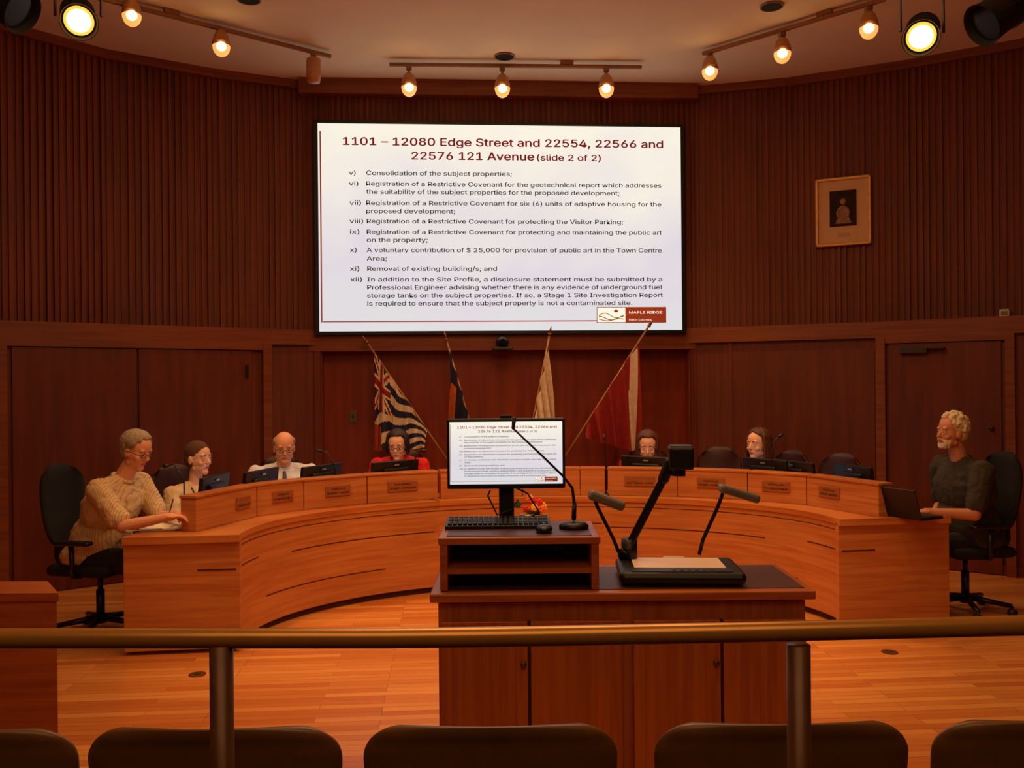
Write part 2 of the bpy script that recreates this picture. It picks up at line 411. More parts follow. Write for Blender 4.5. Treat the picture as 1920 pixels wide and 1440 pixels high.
nt.links.new(tc.outputs['Generated'],gr.inputs[0]); nt.links.new(gr.outputs['Z'],ad.inputs[0]); nt.links.new(tc.outputs['Object'],no.inputs['Vector']); 
md=nt.nodes.new('ShaderNodeMath'); md.operation='MULTIPLY'; md.inputs[1].default_value=0.5; nt.links.new(no.outputs['Fac'],md.inputs[0]); nt.links.new(md.outputs[0],ad.inputs[2])
nt.links.new(ad.outputs[0],rp.inputs['Fac']); nt.links.new(rp.outputs['Color'],bs.inputs['Emission Color']); bs.inputs['Emission Strength'].default_value=0.98; bs.inputs['Base Color'].default_value=(0.02,0.02,0.02,1); bs.inputs['Roughness'].default_value=0.6
VS=VW-0.12
p0=PV(588,430,VS); p1=PV(1286,430,VS); zt=PV(937,228,VS).z; zb=PV(937,627,VS).z
SW=p1.x-p0.x; SH=zt-zb
e=thing('projection_screen','large wall display with black frame showing a white council slide','screen',((p0.x+p1.x)/2,VS,(zt+zb)/2))
b=B(); b.box((0,0.045,0),(SW,0.07,SH),bev=0.006); part(e,'frame',b,black)
W=SW*684/702; H=SH*387/401
b=B(); b.box((0,0.005,0),(W,0.012,H)); sp=part(e,'screen_panel',b,sm)
slide(e,sp,W,H,-0.001,None)
p=PV(942,645,VW-0.14)
e=thing('video_camera','small dark conference camera on the beam under the screen','camera',p)
b=B(); b.box((0,0,-0.045),(0.2,0.13,0.035),bev=0.01); b.box((0,0.06,-0.045),(0.12,0.06,0.06)); part(e,'base',b,darkgrey,bev=0)
b=B(); b.sph((0,0,0.02),(0.065,0.06,0.055)); part(e,'camera_head',b,black,True)
b=B(); b.cyl((0,-0.05,0.02),(0,-0.075,0.02),0.03); part(e,'lens',b,M('lens_glass',C(20,22,30),0.1))
# portrait
A,Bq=upR[1],upR[2]
P,Q,t,nr=along(A,Bq,1533,1637)
c=(P+Q)/2+nr*0.055; w=(Q-P).length; zc=onseg(1585,A,Bq,398).z; h=0.66
e=thing('framed_portrait','gold-framed formal portrait photograph hung on slatted wall','picture',(c.x,c.y,zc),math.atan2(t.y,t.x))
goldf=M('gold_frame',C(225,165,85),0.4,0.2)
b=B(); fw=0.028
for x,z,a,d in((0,h/2-fw/2,w,fw),(0,-h/2+fw/2,w,fw),(-w/2+fw/2,0,fw,h),(w/2-fw/2,0,fw,h)): b.box((x,0,z),(a,0.04,d),bev=0.008)
part(e,'frame',b,goldf)
b=B(); b.box((0,0.008,0),(w-fw,0.015,h-fw)); part(e,'picture_mat',b,M('cream_mat',C(222,178,134),0.8,var=0.03))
b=B(); b.box((0,-0.003,0.03),(w*0.48,0.006,h*0.52)); 
ph=part(e,'photograph',b,M('photo_dark',C(48,26,18),0.9,var=0.5,scale=9))
b=B(); b.sph((0,-0.0075,0.092),(0.022,0.003,0.029)); part(e,'figure_face',b,M('photo_skin',C(176,118,86),0.8),True,parent=ph)
b=B(); b.sph((0,-0.0065,0.101),(0.031,0.002,0.032)); part(e,'figure_hair',b,M('photo_hair',C(96,70,54),0.8),True,parent=ph)
b=B(); b.prism([(-.045,0.01),(-.062,-.03),(-.05,-.085),(-.075,-.14),(.08,-.14),(.052,-.085),(.064,-.03),(.045,0.01),(.016,.032),(-.016,.032)],-0.0015,0.0015)
b.xf(Matrix.Translation((0,-0.0075,0.022))@Matrix.Rotation(math.pi/2,4,'X')); part(e,'figure_dress',b,M('photo_dress',C(150,118,96),0.8,var=0.35,scale=40),parent=ph)
b=B(); b.tube([(-.05,-.0105,0.0),(-.045,-.0105,-.05),(0.0,-.0105,-.065),(.045,-.0105,-.05),(.05,-.0105,0.0)],[.009,.008,.008,.008,.009],6); part(e,'figure_arms',b,M('photo_skin',C(176,118,86),0.8),parent=ph)
b=B(); b.box((0,-0.002,-h*0.34),(0.10,0.006,0.03)); part(e,'caption_plate',b,M('plate_brass',C(180,140,95),0.4))
p=PV(662,781,VW+AD-0.008)
e=thing('light_switch','small brushed metal light switch plate on wood panel','light switch',p)
b=B(); b.box((0,0,0),(0.075,0.012,0.12),bev=0.004); part(e,'plate',b,M('switch_metal',C(120,100,85),0.4,0.5))
b=B(); b.box((0,-0.008,0),(0.02,0.012,0.035)); part(e,'toggle',b,darkgrey)
A,Bq=upR[2],upR[3]
p=onseg(1884,A,Bq,592); _,_,t,nr=along(A,Bq,1800,1884); p=p+nr*0.07
e=thing('wall_sensor','small white sensor box above the wooden door','sensor',p,math.atan2(t.y,t.x))
b=B(); b.box((0,0,0),(0.08,0.05,0.11),bev=0.01); part(e,'housing',b,white)
b=B(); b.box((0,-0.028,0.02),(0.05,0.008,0.03)); part(e,'lens',b,grey)

# ---------------- DAIS
DC=(0.24,5.87); DA=math.radians(6)
def DL(s,t,z=0):
    x=DC[0]+s*math.cos(DA)-t*math.sin(DA); y=DC[1]+s*math.sin(DA)+t*math.cos(DA)
    return CF(x,y,z)
def arc(a0,a1,ra,rb,n=24): return [DL(ra*math.cos(math.radians(a0+(a1-a0)*i/n)),rb*math.sin(math.radians(a0+(a1-a0)*i/n))) for i in range(n+1)]
IA,IB=2.02,1.50; OA,OB=2.8,1.98; PA_,PB_=2.32,1.60
def pixof(p):
    d=p-CP; return 960+F*d.dot(RT)/d.dot(FW)
def pang(px,ra,rb):
    best=None
    for i in range(0,1801):
        a=i/10; q=DL(ra*math.cos(math.radians(a)),rb*math.sin(math.radians(a)))
        e_=abs(pixof(q)-px)
        if best is None or e_<best[0]: best=(e_,a)
    return best[1]
plate_m=M('nameplate_wood',C(158,92,50),0.4); platetext=M('nameplate_text',C(60,28,14),0.6,var=0)
def dais(label,a0,a1,endside,panelpx,plates,OA=2.8):
    m=(a0+a1)/2; org=DL(IA*math.cos(math.radians(m)),IB*math.sin(math.radians(m)))
    e=thing('council_desk',label,'desk',org)
    b=B(); b.strip(arc(a0,a1,IA,IB),arc(a0,a1,IA+0.035,IB+0.035),0.05,0.71); fp=part(e,'front_panel',b,deskwood,world=True)
    b=B(); b.strip(arc(a0,a1,IA+0.03,IB+0.03),arc(a0,a1,IA+0.06,IB+0.06),0,0.055); part(e,'toe_kick',b,groovem,world=True)
    b=B(); b.strip(arc(a0,a1,IA-0.012,IB-0.012),arc(a0,a1,OA,OB),0.71,0.75); part(e,'worktop',b,deskedge,world=True)
    d=a1-a0
    for f0,f1,z in((0.02,0.2,0.53),(0.4,0.98,0.50),(0.25,0.8,0.24),(0.0,1,0.668)):
        b=B(); th=0.0025 if z>0.6 else 0.0038
        b.strip(arc(a0+d*f0,a0+d*f1,IA-0.002,IB-0.002),arc(a0+d*f0,a0+d*f1,IA+0.01,IB+0.01),z-th,z+th)
        part(e,'reveal_groove',b,groovem,world=True,parent=fp)
    if endside:
        s=-1 if endside=='L' else 1
        R=Matrix.Rotation(DA-YAW,3,'Z')
        b=B(); c=DL(s*(IA+OA)/2,0.0,0.375); b.box(c,(OA-IA+0.03,0.045,0.70),R,bev=0.004); ep=part(e,'end_panel',b,deskwood,world=True)
        b=B()
        q=[DL(s*(IA-.015),-0.045),DL(s*(OA+.015),-0.045),DL(s*(OA+.015),0.02),DL(s*(IA-.015),0.02)]
        b.prism([(v.x,v.y) for v in q],0.705,0.752); part(e,'end_cap',b,deskedge,world=True)
        for dx,ww,zz in((0.13,0.24,0.53),):
            b=B(); c=DL(s*(IA+dx),-0.022,zz); b.box(c,(ww,0.006,0.01),R); part(e,'reveal_groove',b,groovem,world=True,parent=ep)
    an=[pang(px,PA_,PB_) for px in panelpx]
    for i in range(len(an)-1):
        A_=DL(PA_*math.cos(math.radians(an[i])),PB_*math.sin(math.radians(an[i]))); B_=DL(PA_*math.cos(math.radians(an[i+1])),PB_*math.sin(math.radians(an[i+1])))
        t=(B_-A_).normalized(); nr=Vector((t.y,-t.x,0)); L_=(B_-A_).length
        if nr.dot(CP-A_)<0: nr=-nr
        if t.dot(RT)<0: t=-t
        R=Matrix(((t.x,-nr.x,0),(t.y,-nr.y,0),(0,0,1)))
        b=B(); c=(A_+B_)/2-nr*0.06; b.box((c.x,c.y,0.86),(L_-0.006,0.12,0.22),R,bev=0.004)
        pp=part(e,'privacy_panel',b,deskwood,world=True)
        b=B(); b.box((c.x,c.y,0.977),(L_+0.004,0.135,0.018),R,bev=0.003); part(e,'panel_cap',b,deskedge,world=True,parent=pp)
        if plates[i]:
            px0,px1,t1,t2=plates[i]
            mid=onseg((px0+px1)/2,A_,B_); mid.z=0.875; wdt=(onseg(px1,A_,B_)-onseg(px0,A_,B_)); wdt.z=0; wd=wdt.length
            b=B(); c=mid+nr*0.006; b.box((c.x,c.y,0.875),(wd,0.012,0.085),R,bev=0.003); npz=part(e,'nameplate',b,plate_m,world=True,parent=pp)
            for s_,z,sz,ww in((t1,0.885,0.026,0.55),(t2,0.852,0.03,0.88)):
                if not s_: continue
                b=B(); vs,fs=textmesh(s_,wd*ww,sz,0.01)
                b.add([c+nr*0.008+t*(v[0]-wd*ww/2)+Vector((0,0,z+v[1]-0.875)) for v in vs],fs)
                part(e,'nameplate_text',b,platetext,world=True,parent=npz)
    return e
aL_=pang(822,IA,IB); aR_=pang(1129,IA,IB)
dais('curved oak council desk with nameplates, monitors on top',180,aL_,'L',[365,480,568,687,820],
  [(440,466,'','COUNCILLOR'),(508,547,'COUNCILLOR','CORISA BELL'),(608,655,'COUNCILLOR','ROBERT MASSE'),(725,781,'DON WARLO','CORP. OFFICER')],OA=2.71)
dais('curved oak council desk with nameplates and laptop on top',0,aR_,'R',[1137,1268,1400,1510,1646][::-1],
  [(1535,1573,'COUNCILLOR','CRAIG SPEIRS'),(1428,1480,'COUNCILLOR','TYLER SHYMKIW'),(1306,1357,'COUNCILLOR','GORDY ROBSON'),(1170,1226,'','ACTING CAO')])
dais('straight oak centre section of the council desk',aR_-0.4,aL_+0.4,None,[824,978,1086,1133],[None,None,None])

c=PX(1000,965,7.0)
q=(c.x,c.y)
e=thing('plant_stand','small round wooden stand in front of the council desk','stand',(q[0],q[1],0))
b=B(); b.lathe([(0.14,0),(0.14,0.02),(0.03,0.04),(0.025,0.5),(0.12,0.52),(0.13,0.55)]); part(e,'pedestal',b,cabwoodh,True)
b=B(); b.cyl((0,0,0.55),(0,0,0.565),0.15,n=28); part(e,'top',b,cabwoodh)
e=thing('flower_arrangement','colourful red and yellow flower arrangement in a wicker basket','flowers',(q[0],q[1],0.566))
b=B(); b.lathe([(0.07,0),(0.1,0.06),(0.11,0.1)]); part(e,'basket',b,M('wicker',C(150,100,60),0.8))
fl=[M('petal_red',C(235,50,30),0.6),M('petal_yellow',C(255,200,70),0.6),M('petal_orange',C(240,120,50),0.6),M('leaf_green',C(50,80,35),0.7)]
for i in range(34):
    a=random.uniform(0,6.28); r=random.uniform(0,0.15); z=0.05+random.uniform(0,0.19)-r*0.2
    b=B(); cc=Vector((r*math.cos(a),r*math.sin(a),z))
    for k in range(5):
        w=k*1.257; b.sph(cc+Vector((math.cos(w)*0.016,-0.006,math.sin(w)*0.016)),(0.015,0.008,0.015),n=8,m=6)
    b.sph(cc+Vector((0,-0.014,0)),0.008,n=8,m=6)
    part(e,'flower',b,fl[i%4],True)

# ---------------- CABINET
f0=3.42
xl=(797-960)/F*f0+0.01; xr=(1527-960)/F*f0; Wc=xr-xl; xc=(xl+xr)/2; ZT=0.886; Dp=0.52
e=thing('lectern_cabinet','oak presentation cabinet with dark inlaid top and doors','cabinet',CF(xc,f0,0.0),-YAW)
b=B(); b.box((0,Dp/2+0.02,0.44),(Wc-0.06,Dp-0.04,0.80)); cb=part(e,'body',b,cabwood,bev=0.003)
b=B(); b.box((0,Dp/2,ZT-0.0175),(Wc,Dp,0.035),bev=0.006); tp=part(e,'worktop',b,cabwoodh)
b=B(); b.box((0.02,Dp/2,ZT+0.001),(Wc-0.1,Dp-0.09,0.004)); part(e,'top_inlay',b,mat_purple,parent=tp)
b=B(); b.box((0,Dp/2+0.03,0.03),(Wc-0.1,Dp-0.08,0.06)); part(e,'plinth',b,groovem)
def lx(px): return (px-960)/F*f0-xc
for x0,x1,kn in((822,985,977),(991,1162,0),(1184,1347,1338),(1353,1508,0)):
    a,c_=lx(x0),lx(x1); w=c_-a
    b=B(); b.box(((a+c_)/2,0.012,0.415),(w,0.022,0.72),bev=0.003)
    d=part(e,'door',b,cabwood)
    b=B(); b.box(((a+c_)/2,-0.0,0.4),(w-0.09,0.004,0.60),bev=0.002); part(e,'door_panel',b,cabwood,parent=d)
    if kn:
        b=B(); b.cyl((lx(kn),-0.002,0.61),(lx(kn),-0.012,0.61),0.012); part(e,'lock',b,M('brass_lock',C(110,80,50),0.35,0.7),True,parent=d)
for px in (988,1350): 
    b=B(); b.box((lx(px),0.018,0.415),(0.01,0.01,0.72)); part(e,'door_gap',b,groovem)
rxl=(822-960)/F*3.46; rxr=(1120-960)/F*3.46; Wr=rxr-rxl; Dr=0.4; ZR=1.098
e=thing('shelf_riser','low oak two-slot shelf riser standing on the cabinet top','shelf unit',CF((rxl+rxr)/2,3.45,ZT+0.004),-YAW)
Hr=ZR-ZT-0.004
b=B(); b.box((0,Dr/2,Hr-0.014),(Wr+0.012,Dr,0.028),bev=0.004); tp=part(e,'top_board',b,cabwoodh)
b=B(); b.box((0,Dr/2,Hr+0.001),(Wr-0.05,Dr-0.05,0.003)); part(e,'top_inlay',b,mat_purple,parent=tp)
for sx in(-1,1):
    b=B(); b.box((sx*(Wr/2-0.015),Dr/2,(Hr-0.022)/2),(0.03,Dr-0.01,Hr-0.022)); part(e,'side_panel',b,cabwoodh,bev=0.002)
b=B(); b.box((0,Dr/2,0.075),(Wr-0.06,Dr-0.02,0.022)); part(e,'shelf',b,cabwoodh)
b=B(); b.box((0,Dr-0.01,Hr/2-0.01),(Wr-0.06,0.012,Hr-0.03)); part(e,'back_panel',b,M('dark_inside',C(28,14,9),0.9))
dm=3.74
mz=PX(949,851,dm); wmon=222/F*dm; hmon=132/F*dm
e=thing('computer_monitor','black widescreen monitor showing the same slide on shelf riser','monitor',(mz.x,mz.y,ZR+0.003),-YAW+0.01)
zc=mz.z-e.location.z
b=B(); b.box((0,0.03,zc),(wmon,0.045,hmon),bev=0.006); hs=part(e,'housing',b,black)
b=B(); b.box((0,0.0055,zc+0.004),(wmon-0.024,0.004,hmon-0.034)); sp=part(e,'screen_panel',b,sm)
W2,H2=wmon-0.024,hmon-0.034
_before=set(bpy.data.objects)
slide(e,sp,W2,H2,0.0,None)
for o in set(bpy.data.objects)-_before:
    if o.type=='MESH' and o.parent==sp: o.location=(0,0.0035,zc+0.004)
b=B(); b.box((0,0.075,(zc-0.02)/2+0.01),(0.065,0.03,zc),bev=0.006); part(e,'stand',b,black)
b=B(); b.box((0,0.07,0.008),(0.22,0.16,0.014),bev=0.006); part(e,'base',b,black)
b=B(); b.box((0.0,0.02,zc+hmon/2+0.008),(0.05,0.025,0.014),bev=0.004); part(e,'webcam',b,black)
b=B(); b.tube([(-0.07,0.05,zc-0.16),(-0.08,0.04,0.12),(-0.04,0.02,0.04),(0.02,0.03,0.06),(0.05,0.06,0.1)],0.004); part(e,'cable',b,black,True)
b=B(); b.tube([(0.04,0.05,zc-0.15),(0.09,0.03,0.13),(0.14,0.02,0.05),(0.07,0.04,0.01),(-0.02,0.06,0.02)],0.004); part(e,'cable',b,black,True)
k0=PZ(835,990,ZR+0.01); k1=PZ(1035,990,ZR+0.01); kc=PZ(934,986,ZR+0.004)
e=thing('keyboard','black computer keyboard lying on the shelf riser','keyboard',(kc.x,kc.y,ZR+0.003),-YAW)
kw=(k1-k0).length
b=B(); b.box((0,0,0.012),(kw,0.15,0.018),Matrix.Rotation(0.09,3,'X'),bev=0.004); part(e,'body',b,black)
b=B()
for r in range(5):
    for c_ in range(20):
        b.box((-kw/2+0.02+c_*(kw-0.04)/19,-0.055+r*0.0275,0.025+(-0.052+r*0.0275)*0.09),(0.017,0.019,0.007),bev=0.002)
o=part(e,'keys',b,darkgrey); o['kind']='stuff'
mc=PZ(1020,994,ZR+0.01)
e=thing('computer_mouse','black computer mouse beside the keyboard','mouse',(mc.x,mc.y,ZR+0.003),-YAW)
b=B(); b.sph((0,0,0.012),(0.035,0.05,0.02)); b.box((0,0,0.004),(0.05,0.08,0.008),bev=0.003); part(e,'body',b,black,True)
b=B(); b.cyl((-0.004,0.025,0.027),(0.004,0.025,0.027),0.009); part(e,'scroll_wheel',b,grey,True)
bc=PZ(1076,990,ZR+0.005); dmic=(bc-CP).dot(FW)
e=thing('gooseneck_microphone','black gooseneck microphone on oval base, curved across monitor','microphone',(bc.x,bc.y,ZR+0.003),-YAW)
b=B(); b.lathe([(0.06,0),(0.062,0.012),(0.05,0.024),(0.02,0.03)]); b.xf(Matrix.Diagonal((1,0.8,1,1))); part(e,'base',b,black,True)
pts=[PX(1076,972,dmic),PX(1077,945,dmic),PX(1073,915,dmic-.01),PX(1056,893,dmic-.03),PX(1020,858,dmic-.06),PX(985,825,dmic-.09),PX(962,803,dmic-.1)]
b=B(); b.cap(pts[0],pts[1],0.01,0.009); b.tube(pts,[0.008,0.007,0.006,0.005,0.0045,0.004,0.004]); part(e,'neck',b,black,True,world=True)
b=B(); b.cap(PX(962,803,dmic-.1),PX(964,786,dmic-.1),0.006,0.009); part(e,'microphone_head',b,black,True,world=True)
zb_=ZT+0.003
e=thing('document_camera','black document camera with light bed, camera arm and twin lamps','document camera',CF(0.68,3.64,zb_),-YAW-0.06)
b=B(); b.box((0,0,0.034),(0.50,0.33,0.05),bev=0.02); b.box((0,0,0.006),(0.42,0.27,0.012)); bd=part(e,'base',b,black)
b=B(); b.box((0.0,0.03,0.0595),(0.37,0.2,0.004),bev=0.001); part(e,'light_bed',b,M('light_bed',C(235,195,150),0.4,emit=0.12,ecol=C(255,200,150),var=0.02),parent=bd)
b=B(); b.box((0.0,-0.12,0.0595),(0.40,0.055,0.003)); part(e,'control_panel',b,darkgrey,parent=bd)
for i in range(6):
    b=B(); b.box((-0.03+i*0.03,-0.12,0.0625),(0.016,0.01,0.003)); part(e,'button',b,grey,parent=bd)
b=B(); b.box((0.0,0.145,0.0598),(0.09,0.015,0.003)); part(e,'sticker',b,papers,parent=bd)
b=B(); P0=PX(1176,1030,3.76); P1=PX(1244,898,3.72); P2=PX(1256,868,3.70)
b.cap(PX(1170,1040,3.77),P0,0.028,0.026); b.cyl(PX(1180,1058,3.77),PX(1180,1010,3.77),0.035); part(e,'pivot_joint',b,black,True,world=True)
b=B(); b.box((P0+P1)/2,(0.034,0.034,(P1-P0).length),(P1-P0).to_track_quat('Z','Y').to_matrix(),bev=0.006); part(e,'arm',b,black,world=True)
b=B(); b.cap(P1,P2,0.024,0.024); R=Matrix.Rotation(-YAW-0.1,3,'Z'); b.box(PX(1276,858,3.68),(0.1,0.12,0.095),R,bev=0.01); b.cyl(PX(1272,880,3.68),PX(1272,892,3.68),0.03); ch=part(e,'camera_head',b,black,world=True)
b=B(); b.box(PX(1276,836,3.68),(0.09,0.1,0.006),R,bev=0.002); part(e,'top_cover',b,darkgrey,world=True,parent=ch)
b=B(); b.tube([PX(1160,1035,3.77),PX(1150,1010,3.76),PX(1120,950,3.7),PX(1112,928,3.68)],0.008); la=part(e,'lamp_arm',b,black,True,world=True)
b=B(); v=(PX(1168,948,3.66)-PX(1106,925,3.66)); R=v.to_track_quat('X','Z').to_matrix(); b.box(PX(1137,938,3.66),(0.155,0.07,0.04),R,bev=0.012); part(e,'lamp_head',b,grey,world=True,parent=la)
b=B(); b.tube([PX(1311,1040,3.8),PX(1318,1012,3.8),PX(1346,950,3.78),PX(1356,922,3.76)],0.008); la=part(e,'lamp_arm',b,black,True,world=True)
b=B(); v=(PX(1422,936,3.74)-PX(1350,914,3.74)); R=v.to_track_quat('X','Z').to_matrix(); b.box(PX(1385,925,3.74),(0.175,0.07,0.036),R,bev=0.012); part(e,'lamp_head',b,grey,world=True,parent=la)

# ---------------- side counter
e=thing('side_counter','low oak counter with reddish polished top','counter',CF(-2.5,3.75,0),0)
cp=[CF(-1.875,3.61,0),CF(-2.04,3.80,0),CF(-3.2,3.86,0),CF(-3.2,3.61,0)]
b=B(); b.prism([(v.x,v.y) for v in cp],0,0.83); part(e,'body',b,cabwoodh,world=True)
cp=[CF(-1.86,3.595,0),CF(-2.02,3.815,0),CF(-3.22,3.88,0),CF(-3.22,3.595,0)]
b=B(); b.prism([(v.x,v.y) for v in cp],0.83,0.862); part(e,'worktop',b,cabwoodh,world=True)

# ---------------- railing
RD=1.36
railm=M('rail_paint',C(190,138,66),0.28,0.45,var=0.05); postm=M('post_paint',C(96,60,32),0.4,0.2)
pts=[]
for i in range(41):
    px=-260+2460*i/40; y=1197-(max(0,px-700)/1500)**1.3*32
    pts.append(PX(px,y,RD))
e=thing('handrail','long brown-gold painted tubular metal railing with posts','railing',(0.2,RD,0.25))
b=B(); b.tube(pts,0.0155,18); part(e,'rail',b,railm,True,world=True)
for px in(415,1497,-330,2150):
    p=PX(px,1215,RD)
    b=B(); b.cyl((p.x,p.y,0.25),(p.x,p.y,p.z+0.005),0.018,n=20); b.cyl((p.x,p.y,0.25),(p.x,p.y,0.26),0.04,n=20); part(e,'post',b,postm,True,world=True)

# ---------------- gallery seats
shell=M('seat_plastic',C(118,82,44),0.36); metal=M('chair_metal',C(60,50,42),0.35,0.6)
def gseat():
    e=thing('gallery_chair','brown moulded plastic audience chair seen behind','chair',(0,0,0.25),0,'audience chairs in a row')
    w,h=0.232,0.405; b=B()
    NX,NZ=32,26; vs=[];fs=[]
    for side in(0,1):
        for j in range(NZ+1):
            v=j/NZ; v=1-(1-v)**2
            for i in range(NX+1):
                u=-1+2*i/NX
                z=0.44+h*v
                ww=w*(1-0.05*(1-v))
                if v>0.86:
                    q=(v-0.86)/0.14; ww-= 0.07*(1-math.sqrt(max(0,1-q*q)))
                x=u*ww; z-= 0.016*abs(x/w)**2.5*v
                ed=max(abs(u)**10, ((v-0.93)/0.07)**2 if v>0.93 else 0)
                y=-0.24-0.05*v+0.03*u*u + (0.0 if side==0 else 0.024)+(0.009 if side==0 else -0.009)*ed
                # rolled lip leaning back at the top edge
                if v>0.93: y-=0.010*((v-0.93)/0.07)
                vs.append((x,y,z))
    n1=(NX+1)*(NZ+1)
    for j in range(NZ):
        for i in range(NX):
            a=j*(NX+1)+i; fs.append((a,a+1,a+NX+2,a+NX+1)); fs.append((n1+a,n1+a+NX+1,n1+a+NX+2,n1+a+1))
    for i in range(NX):
        fs.append((i,n1+i,n1+i+1,i+1)); a=NZ*(NX+1)+i; fs.append((a,a+1,n1+a+1,n1+a))
    for j in range(NZ):
        a=j*(NX+1); fs.append((a,a+NX+1,n1+a+NX+1,n1+a)); a+=NX; fs.append((a,n1+a,n1+a+NX+1,a+NX+1))
    b.add(vs,fs); part(e,'backrest',b,shell,True) 
    b=B(); b.box((0,0.0,0.43),(0.44,0.44,0.035),bev=0.015); part(e,'seat',b,shell)
    for sx in(-1,1):
        for s2 in(-1,1):
            b=B(); b.tube([(sx*0.18,s2*0.17,0.415),(sx*0.21,s2*0.21,0.0)],0.011); part(e,'leg',b,metal,True)
    return e
g=gseat(); d=1.55
first=True
for px in(-130,380,912,1474,2010):
    p=CF((px-960)/F*d,d+0.29,0.25)
    if first: g.location=p; g.rotation_euler=(0,0,-YAW); first=False
    else: dup(g,p,-YAW)

# ---------------- office chairs
def ochair(name,label,mat,high=0.0,arms=True,group=None,seat=0.47):
    e=thing(name,label,'chair',(0,0,0),0,group)
    b=B(); b.box((0,0,seat),(0.5,0.48,0.08),bev=0.035); part(e,'seat',b,mat,True)
    b=B(); N=12; vs=[];fs=[]
    for side in(0,1):
        for j in range(N+1):
            v=j/N
            for i in range(N+1):
                u=-1+2*i/N
                ww=0.24*(math.sqrt(max(0,1-abs(2*v-1)**4))*0.35+0.65)*(1-0.1*v)
                zz=seat+0.1+(0.52+high)*v-0.05*abs(u)**3*(1 if v>0.5 else -1)*abs(2*v-1)
                edge=max(abs(u),abs(2*v-1))**6
                y=-0.25-0.10*v+0.06*u*u-0.03*math.sin(math.pi*v)+(0.035*(1-edge*0.8) if side else -0.03*(1-edge*0.8))
                vs.append((u*ww,y,zz))
    n1=(N+1)**2
    for j in range(N):
        for i in range(N):
            a=j*(N+1)+i; fs.append((a,a+1,a+N+2,a+N+1)); fs.append((n1+a,n1+a+N+1,n1+a+N+2,n1+a+1))
    for i in range(N):
        fs.append((i,n1+i,n1+i+1,i+1)); a=N*(N+1)+i; fs.append((a,a+1,n1+a+1,n1+a))
    for j in range(N):
        a=j*(N+1); fs.append((a,a+N+1,n1+a+N+1,n1+a)); a+=N; fs.append((a,n1+a,n1+a+N+1,a+N+1))
    b.add(vs,fs); part(e,'backrest',b,mat,True)
    b=B(); b.tube([(0,-0.1,seat-0.06),(0,-0.3,seat-0.05),(0,-0.34,seat+0.05),(0,-0.33,seat+0.35)],0.02); part(e,'back_support',b,black,True)
    if arms:
        for sx in(-1,1):
            b=B(); b.tube([(sx*0.2,0,seat-0.04),(sx*0.28,0,seat-0.03),(sx*0.29,0,seat+0.18)],0.016); b.box((sx*0.29,0.02,seat+0.2),(0.075,0.25,0.03),bev=0.013); part(e,'armrest',b,black,True)
    b=B(); b.cyl((0,0,0.1),(0,0,0.3),0.028); b.cyl((0,0,0.28),(0,0,seat-0.05),0.018); b.box((0,0,seat-0.055),(0.2,0.2,0.03)); part(e,'gas_column',b,black,True)
    b=B(); b.cyl((0,0,0.07),(0,0,0.13),0.04)
    for k in range(5):
        a=k*1.2566+0.3; b.tube([(0,0,0.11),(math.cos(a)*0.3,math.sin(a)*0.3,0.075)],[0.024,0.016])
    part(e,'base',b,black,True)
    for k in range(5):
        a=k*1.2566+0.3; x,y=math.cos(a)*0.3,math.sin(a)*0.3
        b=B(); b.cyl((x-0.02,y,0.028),(x+0.02,y,0.028),0.028); b.cyl((x,y,0.03),(x,y,0.075),0.009); part(e,'caster',b,darkgrey,True)
    return e

# ---------------- PEOPLE
def skinmat(n,c): return M(n,c,0.5,var=0.05,scale=12)
def stripes(name,c1,c2,sc):
    m=M(name,c1,0.85,var=0.01); 
    nt=m.node_tree; bs=nt.nodes['Principled BSDF']; tc=nt.nodes.new('ShaderNodeTexCoord'); w=nt.nodes.new('ShaderNodeTexWave'); w.inputs['Scale'].default_value=sc; w.bands_direction='Y'
    r=nt.nodes.new('ShaderNodeValToRGB'); r.color_ramp.elements[0].color=c1; r.color_ramp.elements[0].position=0.75; r.color_ramp.elements[1].color=c2; r.color_ramp.elements[1].position=0.9
    nt.links.new(tc.outputs['Object'],w.inputs['Vector']); nt.links.new(w.outputs['Fac'],r.inputs['Fac']); nt.links.new(r.outputs['Color'],bs.inputs['Base Color'])
    return m
def ik(S,H,a,b_,pole):
    d=H-S; L_=d.length
    if L_>(a+b_)*0.995: H=S+d*((a+b_)*0.995/L_); d=H-S; L_=d.length
    x=(a*a-b_*b_+L_*L_)/(2*L_); h_=math.sqrt(max(0,a*a-x*x)); u=d/L_
    p=(pole-u*pole.dot(u)).normalized()
    return S+u*x+p*h_,H
